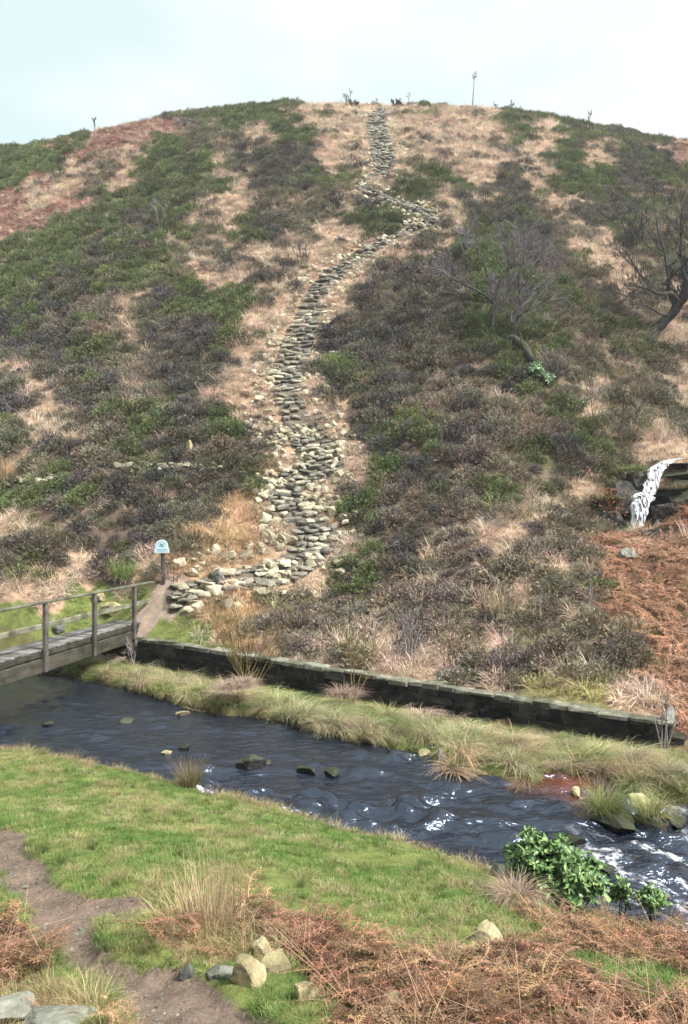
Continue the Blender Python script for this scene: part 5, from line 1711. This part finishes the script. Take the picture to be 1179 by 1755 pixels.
def grow_hill():
    # heather and bilberry
    P = cells(15.0, 72, .385)
    x, y, z, c, pd, ld, gx, gy = prep(P)
    d, s, t = seg_dist(x, y, BOUND)
    sd = d * s
    ok = (sd > .55) & (pd > .35) & (ld > .8)
    u = RNG.random(len(x))
    prob = np.zeros(len(x))
    for k, v in (('h', .97), ('g', .95), ('m', .92), ('k', .96), ('s', .07), ('o', .05), ('b', .0), ('l', .02)): prob[c == k] = v
    clump = fbm(x / 1.3, y / 1.3, 111)
    prob[c == 's'] *= 1 + 5 * (clump[c == 's'] > .62)
    prob[c == 'm'] *= .62 + .5 * (clump[c == 'm'] > .42)
    ok &= u < prob
    x, y, z, c, gx, gy, clump = (a[ok] for a in (x, y, z, c, gx, gy, clump))
    n = len(x)
    pal = fbm(x / 1.7, y / 1.7, 113)[:, None]
    hv = RNG.random(n)[:, None]
    brown = np.array([.168, .14, .125]); olive = np.array([.118, .122, .072]); green = np.array([.135, .168, .068]); dark = np.array([.09, .082, .08])
    tb = brown * (1 - pal) + olive * pal
    tb = np.where(hv < .35, dark * 1.15 + 0 * tb, tb)
    tg = olive * .8 * (1 - pal) + green * pal * 1.15
    tm = np.array([.22, .18, .15]) * (1 - pal) + olive * 1.15 * pal
    tk = np.array([.265, .21, .172]) * (1 - pal) + np.array([.185, .168, .112]) * pal
    tk = np.where(hv < .25, np.array([.15, .125, .12]) + 0 * tk, tk)
    tint = np.where((c == 'k')[:, None], tk, np.where((c == 'g')[:, None], tg, np.where((c == 'm')[:, None], tm, tb)))
    gp = (fbm(x / 2.4, y / 2.4, 117) > .595) & np.isin(c, ['k', 'm', 'h']) & (RNG.random(n) < .65)
    tint = np.where(gp[:, None], green * (.75 + .5 * pal), tint)
    tint = tints(tint, n, .30, .07)
    sc = RNG.uniform(.28, .64, n) * (1 + .5 * (clump - .5))
    sc[c == 's'] *= .8
    near_ = np.clip((y - 14) / 12, .8, 1.0); sc *= near_
    scale = np.stack([sc * var(n, .15), sc * var(n, .15), sc * RNG.uniform(.75, 1.25, n)], 1)
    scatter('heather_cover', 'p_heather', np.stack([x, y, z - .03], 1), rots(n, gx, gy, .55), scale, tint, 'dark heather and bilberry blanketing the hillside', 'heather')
    # moor grass
    P = cells(13.0, 72, .26)
    x, y, z, c, pd, ld, gx, gy = prep(P)
    d, s, t = seg_dist(x, y, BOUND); sd = d * s
    prob = np.zeros(len(x))
    for k, v in (('s', .95), ('o', .98), ('m', .45), ('k', .26), ('h', .09), ('g', .06), ('b', .03), ('l', .08), ('r', .2), ('y', .97)): prob[c == k] = v
    prob[(c == 'b') & (y > 35)] = .22
    ok = (sd > .13) & (pd > .02) & (ld > .55) & (RNG.random(len(x)) < prob)
    x, y, z, c, gx, gy = (a[ok] for a in (x, y, z, c, gx, gy))
    n = len(x)
    pal = fbm(x / 1.1, y / 1.1, 121)[:, None]
    straw = np.array([.58, .43, .325]); pale = np.array([.70, .58, .455]); org = np.array([.54, .375, .235]); olive = np.array([.30, .27, .14])
    tint = straw * (1 - pal) + pale * pal
    tint = np.where((c == 'o')[:, None], org * (.6 + .8 * pal), tint)
    tint = np.where(np.isin(c, ['h', 'g', 'm', 'k'])[:, None] & (RNG.random(n) < .45)[:, None], olive, tint)
    tint = np.where((c == 'y')[:, None], np.array([.46, .42, .20]), tint)
    tint = tints(tint, n, .45, .08)
    sc = RNG.uniform(.5, 1.25, n)
    dd = seg_dist(x, y, BOUND); sc = np.where(dd[0] < .4, sc * .5, sc)
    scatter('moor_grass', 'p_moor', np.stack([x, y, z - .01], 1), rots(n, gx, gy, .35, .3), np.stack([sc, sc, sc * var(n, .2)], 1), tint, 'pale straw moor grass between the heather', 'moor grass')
    # bracken on the hill
    P = cells(13.2, 72, .28)
    x, y, z, c, pd, ld, gx, gy = prep(P)
    d, s, t = seg_dist(x, y, BOUND); sd = d * s
    ok = (sd > .25) & (c == 'b') & (pd > .4) & (RNG.random(len(x)) < np.where(y > 35, .85, .95))
    x, y, z, gx, gy = (a[ok] for a in (x, y, z, gx, gy))
    n = len(x)
    pal = fbm(x / .9, y / .9, 131)[:, None]
    tint = np.array([.215, .108, .068]) * (1 - pal) + np.array([.42, .25, .165]) * pal
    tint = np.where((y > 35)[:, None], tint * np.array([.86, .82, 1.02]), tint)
    sc = RNG.uniform(.75, 1.25, n)
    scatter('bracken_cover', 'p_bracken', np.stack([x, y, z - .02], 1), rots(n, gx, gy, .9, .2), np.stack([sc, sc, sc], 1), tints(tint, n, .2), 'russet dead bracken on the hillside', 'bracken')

def grow_near():
    # short turf on the near bank and on the far side by the bridge
    for (d0, d1, cell, sc0, nm, lab) in ((3.2, 13.2, .062, 1.0, 'turf', 'short green turf on the near bank'), (14, 23, .13, 1.9, 'far_turf', 'green grass around the far end of the footbridge'), (8.7, 20.5, .12, 1.9, 'bank_turf', 'green and straw grass on the far bank below the wall')):
        P = cells(d0, d1, cell, .48, .9)
        x, y, z, c, pd, ld, gx, gy = prep(P)
        d, s, t = seg_dist(x, y, BOUND); sd = d * s
        pr = np.zeros(len(x))
        for k, v in (('l', 1.0), ('e', .8), ('w', .5), ('d', .0), ('t', .3), ('b', .25), ('s', .05 if d0 > 13 else 0)): pr[c == k] = v
        worn = fbm(x / .55, y / .55, 143)
        pr *= np.where(c == 'd', 1, np.clip(1.5 - 1.3 * (worn < .36), 0, 1))
        ok = (RNG.random(len(x)) < pr) & (pd > .05) & (ld > .42)
        if nm == 'far_turf': ok &= sd > .2
        if nm == 'turf': ok &= c != 't'
        if nm == 'bank_turf': ok = (c == 't') & (sd < -.15) & (RNG.random(len(x)) < .9)
        x, y, z, c, gx, gy = (a[ok] for a in (x, y, z, c, gx, gy))
        n = len(x)
        pal = fbm(x / .5, y / .5, 141)[:, None]; p2 = fbm(x / 1.6, y / 1.6, 142)[:, None]
        px, py = proj(x, y, z)
        lush = np.clip((px - 100) / 500, .0, 1)[:, None]
        green = np.array([.14, .255, .06]); yel = np.array([.34, .34, .13]); straw = np.array([.50, .42, .24])
        k = np.clip((pal - .34) * 2.6 - lush * .35 + (p2 - .5), 0, 1)
        tint = green * (1 - k) + yel * k
        tint = np.where((RNG.random(n)[:, None] < .10 + .5 * np.clip((pal - .52) * 3, 0, 1)), straw, tint)
        tint = np.where((c == 'e')[:, None] & (RNG.random(n) < .6)[:, None], straw, tint)
        sc = RNG.uniform(.55, 1.1, n) * sc0 * (1 + .5 * (pal[:, 0] - .4))
        sc = np.where(c == 'e', sc * 1.5, sc)
        scatter(nm, 'p_lawn', np.stack([x, y, z - .004], 1), rots(n, gx, gy, .6, .3), np.stack([sc, sc, sc], 1), tints(tint, n, .2), lab, 'grass')
    # longer grass: rough patches, bank edges and tussocks in the turf
    P = cells(3.2, 13.2, .11, .48, 1.0)
    x, y, z, c, pd, ld, gx, gy = prep(P)
    pr = np.zeros(len(x))
    for k, v in (('w', .95), ('e', .6), ('l', .035), ('b', .07), ('d', .0)): pr[c == k] = v
    ts = fbm(x / .5, y / .5, 151)
    pr = np.where((c == 'l') & (ts > .60), .4, pr)
    ok = RNG.random(len(x)) < pr
    x, y, z, c, gx, gy = (a[ok] for a in (x, y, z, c, gx, gy))
    n = len(x)
    straw = np.array([.50, .40, .22]); brown = np.array([.40, .27, .16]); gr = np.array([.24, .27, .085])
    u = RNG.random(n)[:, None]
    tint = np.where(u < .45, straw, np.where(u < .75, brown, gr))
    sc = RNG.uniform(.3, .7, n) * np.where(c == 'l', .55, 1) * np.where((c == 'w') & (x < -.9), .7, 1) * np.where(c == 'e', .75, 1)
    scatter('rough_grass', 'p_rough', np.stack([x, y, z - .01], 1), rots(n, gx, gy, .4, .4), np.stack([sc, sc, sc], 1), tints(tint, n, .2), 'rough straw grass in tufts on the near bank', 'grass')
    # bracken litter of the near side
    P = cells(3.2, 9.0, .13, .48, 1.0)
    x, y, z, c, pd, ld, gx, gy = prep(P)
    ok = (c == 'b') & (RNG.random(len(x)) < .95)
    ok |= (c == 'w') & (RNG.random(len(x)) < .16)
    x, y, z, gx, gy = (a[ok] for a in (x, y, z, gx, gy))
    n = len(x)
    pal = fbm(x / .5, y / .5, 161)[:, None]
    tint = np.array([.15, .08, .05]) * (1 - pal) + np.array([.34, .205, .13]) * pal
    sc = RNG.uniform(.3, .68, n)
    scatter('bracken_litter', 'p_bracken', np.stack([x, y, z + RNG.uniform(-.02, .07, n)], 1), rots(n, gx, gy, .8, .35), np.stack([sc, sc, sc * RNG.uniform(.5, .95, n)], 1), tints(tint, n, .42, .1), 'brown dead bracken lying in a tangle on the near slope', 'bracken')
    k = RNG.random(n) < .22
    m_ = int(k.sum())
    st = RNG.uniform(.5, 1.0, m_)
    scatter('bracken_stems', 'p_stem', np.stack([x[k], y[k], z[k] + RNG.uniform(.04, .14, m_)], 1), np.stack([RNG.uniform(-.3, .3, m_), RNG.uniform(-.3, .3, m_), RNG.uniform(0, 6.28, m_)], 1), np.stack([st, st, st], 1), tints(np.tile(np.array([.40, .26, .16]), (m_, 1)), m_, .35), 'fallen straw coloured stems among the near bracken', 'bracken')
    # dark little rush tufts in the turf, and pebbles on the trodden earth
    P = cells(4.5, 12.5, .34, .48, 1.0)
    x, y, z, c, pd, ld, gx, gy = prep(P)
    ok = (c == 'l') & (RNG.random(len(x)) < .4)
    x, y, z, gx, gy = (a[ok] for a in (x, y, z, gx, gy)); n = len(x)
    st = RNG.uniform(.14, .34, n)
    scatter('turf_rushes', 'p_rush', np.stack([x, y, z], 1), rots(n, gx, gy, .5, .3), np.stack([st * 1.5, st * 1.5, st], 1), tints(np.tile(np.array([.13, .17, .055]), (n, 1)), n, .35), 'small dark rush tufts dotted over the near turf', 'rushes')
    P = cells(3.2, 9.0, .055, .48, 1.0)
    x, y, z, c, pd, ld, gx, gy = prep(P)
    ok = (c == 'd') & (RNG.random(len(x)) < .55 * sstep(.4, .65, fbm(x / .3, y / .3, 181)) + .06)
    x, y, z, gx, gy = (a[ok] for a in (x, y, z, gx, gy)); n = len(x)
    st = RNG.uniform(.008, .022, n) * np.where(RNG.random(n) < .06, 2.2, 1)
    scatter('pebbles', 'p_pebble', np.stack([x, y, z + st * .1], 1), rots(n, gx, gy, .5, .6), np.stack([st * 1.3, st, st * .7], 1), np.ones((n, 3)), 'loose pebbles and crumbs on the trodden earth path', 'pebbles')
    # combed tussocks along the far bank
    P = cells(8.6, 21, .31, .52, .6)
    x, y, z, c, pd, ld, gx, gy = prep(P)
    ss = stream_sd(x, y)
    d, s, t = seg_dist(x, y, BOUND); sd = d * s
    ok = (c == 't') & (ss < .12) & (sd < -.12) & (RNG.random(len(x)) < .55 + .4 * (fbm(x / .8, y / .8, 173) > .42))
    x, y, z, ss, sd = (a[ok] for a in (x, y, z, ss, sd))
    n = len(x)
    pal = fbm(x / .9, y / .9, 171)[:, None]
    straw = np.array([.50, .42, .26]); green = np.array([.18, .25, .07]); brn = np.array([.36, .26, .17])
    tint = straw * (1 - pal) + green * pal
    u = RNG.random(n)[:, None]
    tint = np.where(u < .42, straw, np.where(u < .56, green, np.where(u < .7, brn, tint)))
    sc = RNG.uniform(.6, 1.15, n)
    sc = np.where(sd > -1.1, sc * .55, sc)
    r = np.stack([RNG.uniform(-.2, .2, n), RNG.uniform(-.1, .3, n), RNG.normal(-.5, .8, n)], 1)
    scatter('bank_tussocks', 'p_tuss', np.stack([x, y, z - .02], 1), r, np.stack([sc, sc, sc * RNG.uniform(.4, .85, n)], 1), tints(tint, n, .35, .08), 'long grass tussocks combed over by floods along the far bank', 'tussock grass')
grow_hill()
grow_near()

# ------------------------------------------------------------------ thin valley haze
def build_haze():
    mb = MB(); z0 = min(v.co.z for v in GROUND.data.vertices) - 1.5
    z1 = max(v.co.z for v in GROUND.data.vertices) + 9
    mb.box((0, 100, (z0 + z1) / 2), (560, 232, z1 - z0))
    m = bpy.data.materials.new('haze'); m.use_nodes = True
    nt = m.node_tree; nt.nodes.clear()
    o = nt.nodes.new('ShaderNodeOutputMaterial'); v = nt.nodes.new('ShaderNodeVolumePrincipled')
    v.inputs['Color'].default_value = (.93, .96, 1.0, 1); v.inputs['Density'].default_value = 0.0006; v.inputs['Anisotropy'].default_value = 0.2
    nt.links.new(v.outputs[0], o.inputs['Volume'])
    mb.build('haze', m, None, False, 'stuff')
build_haze()
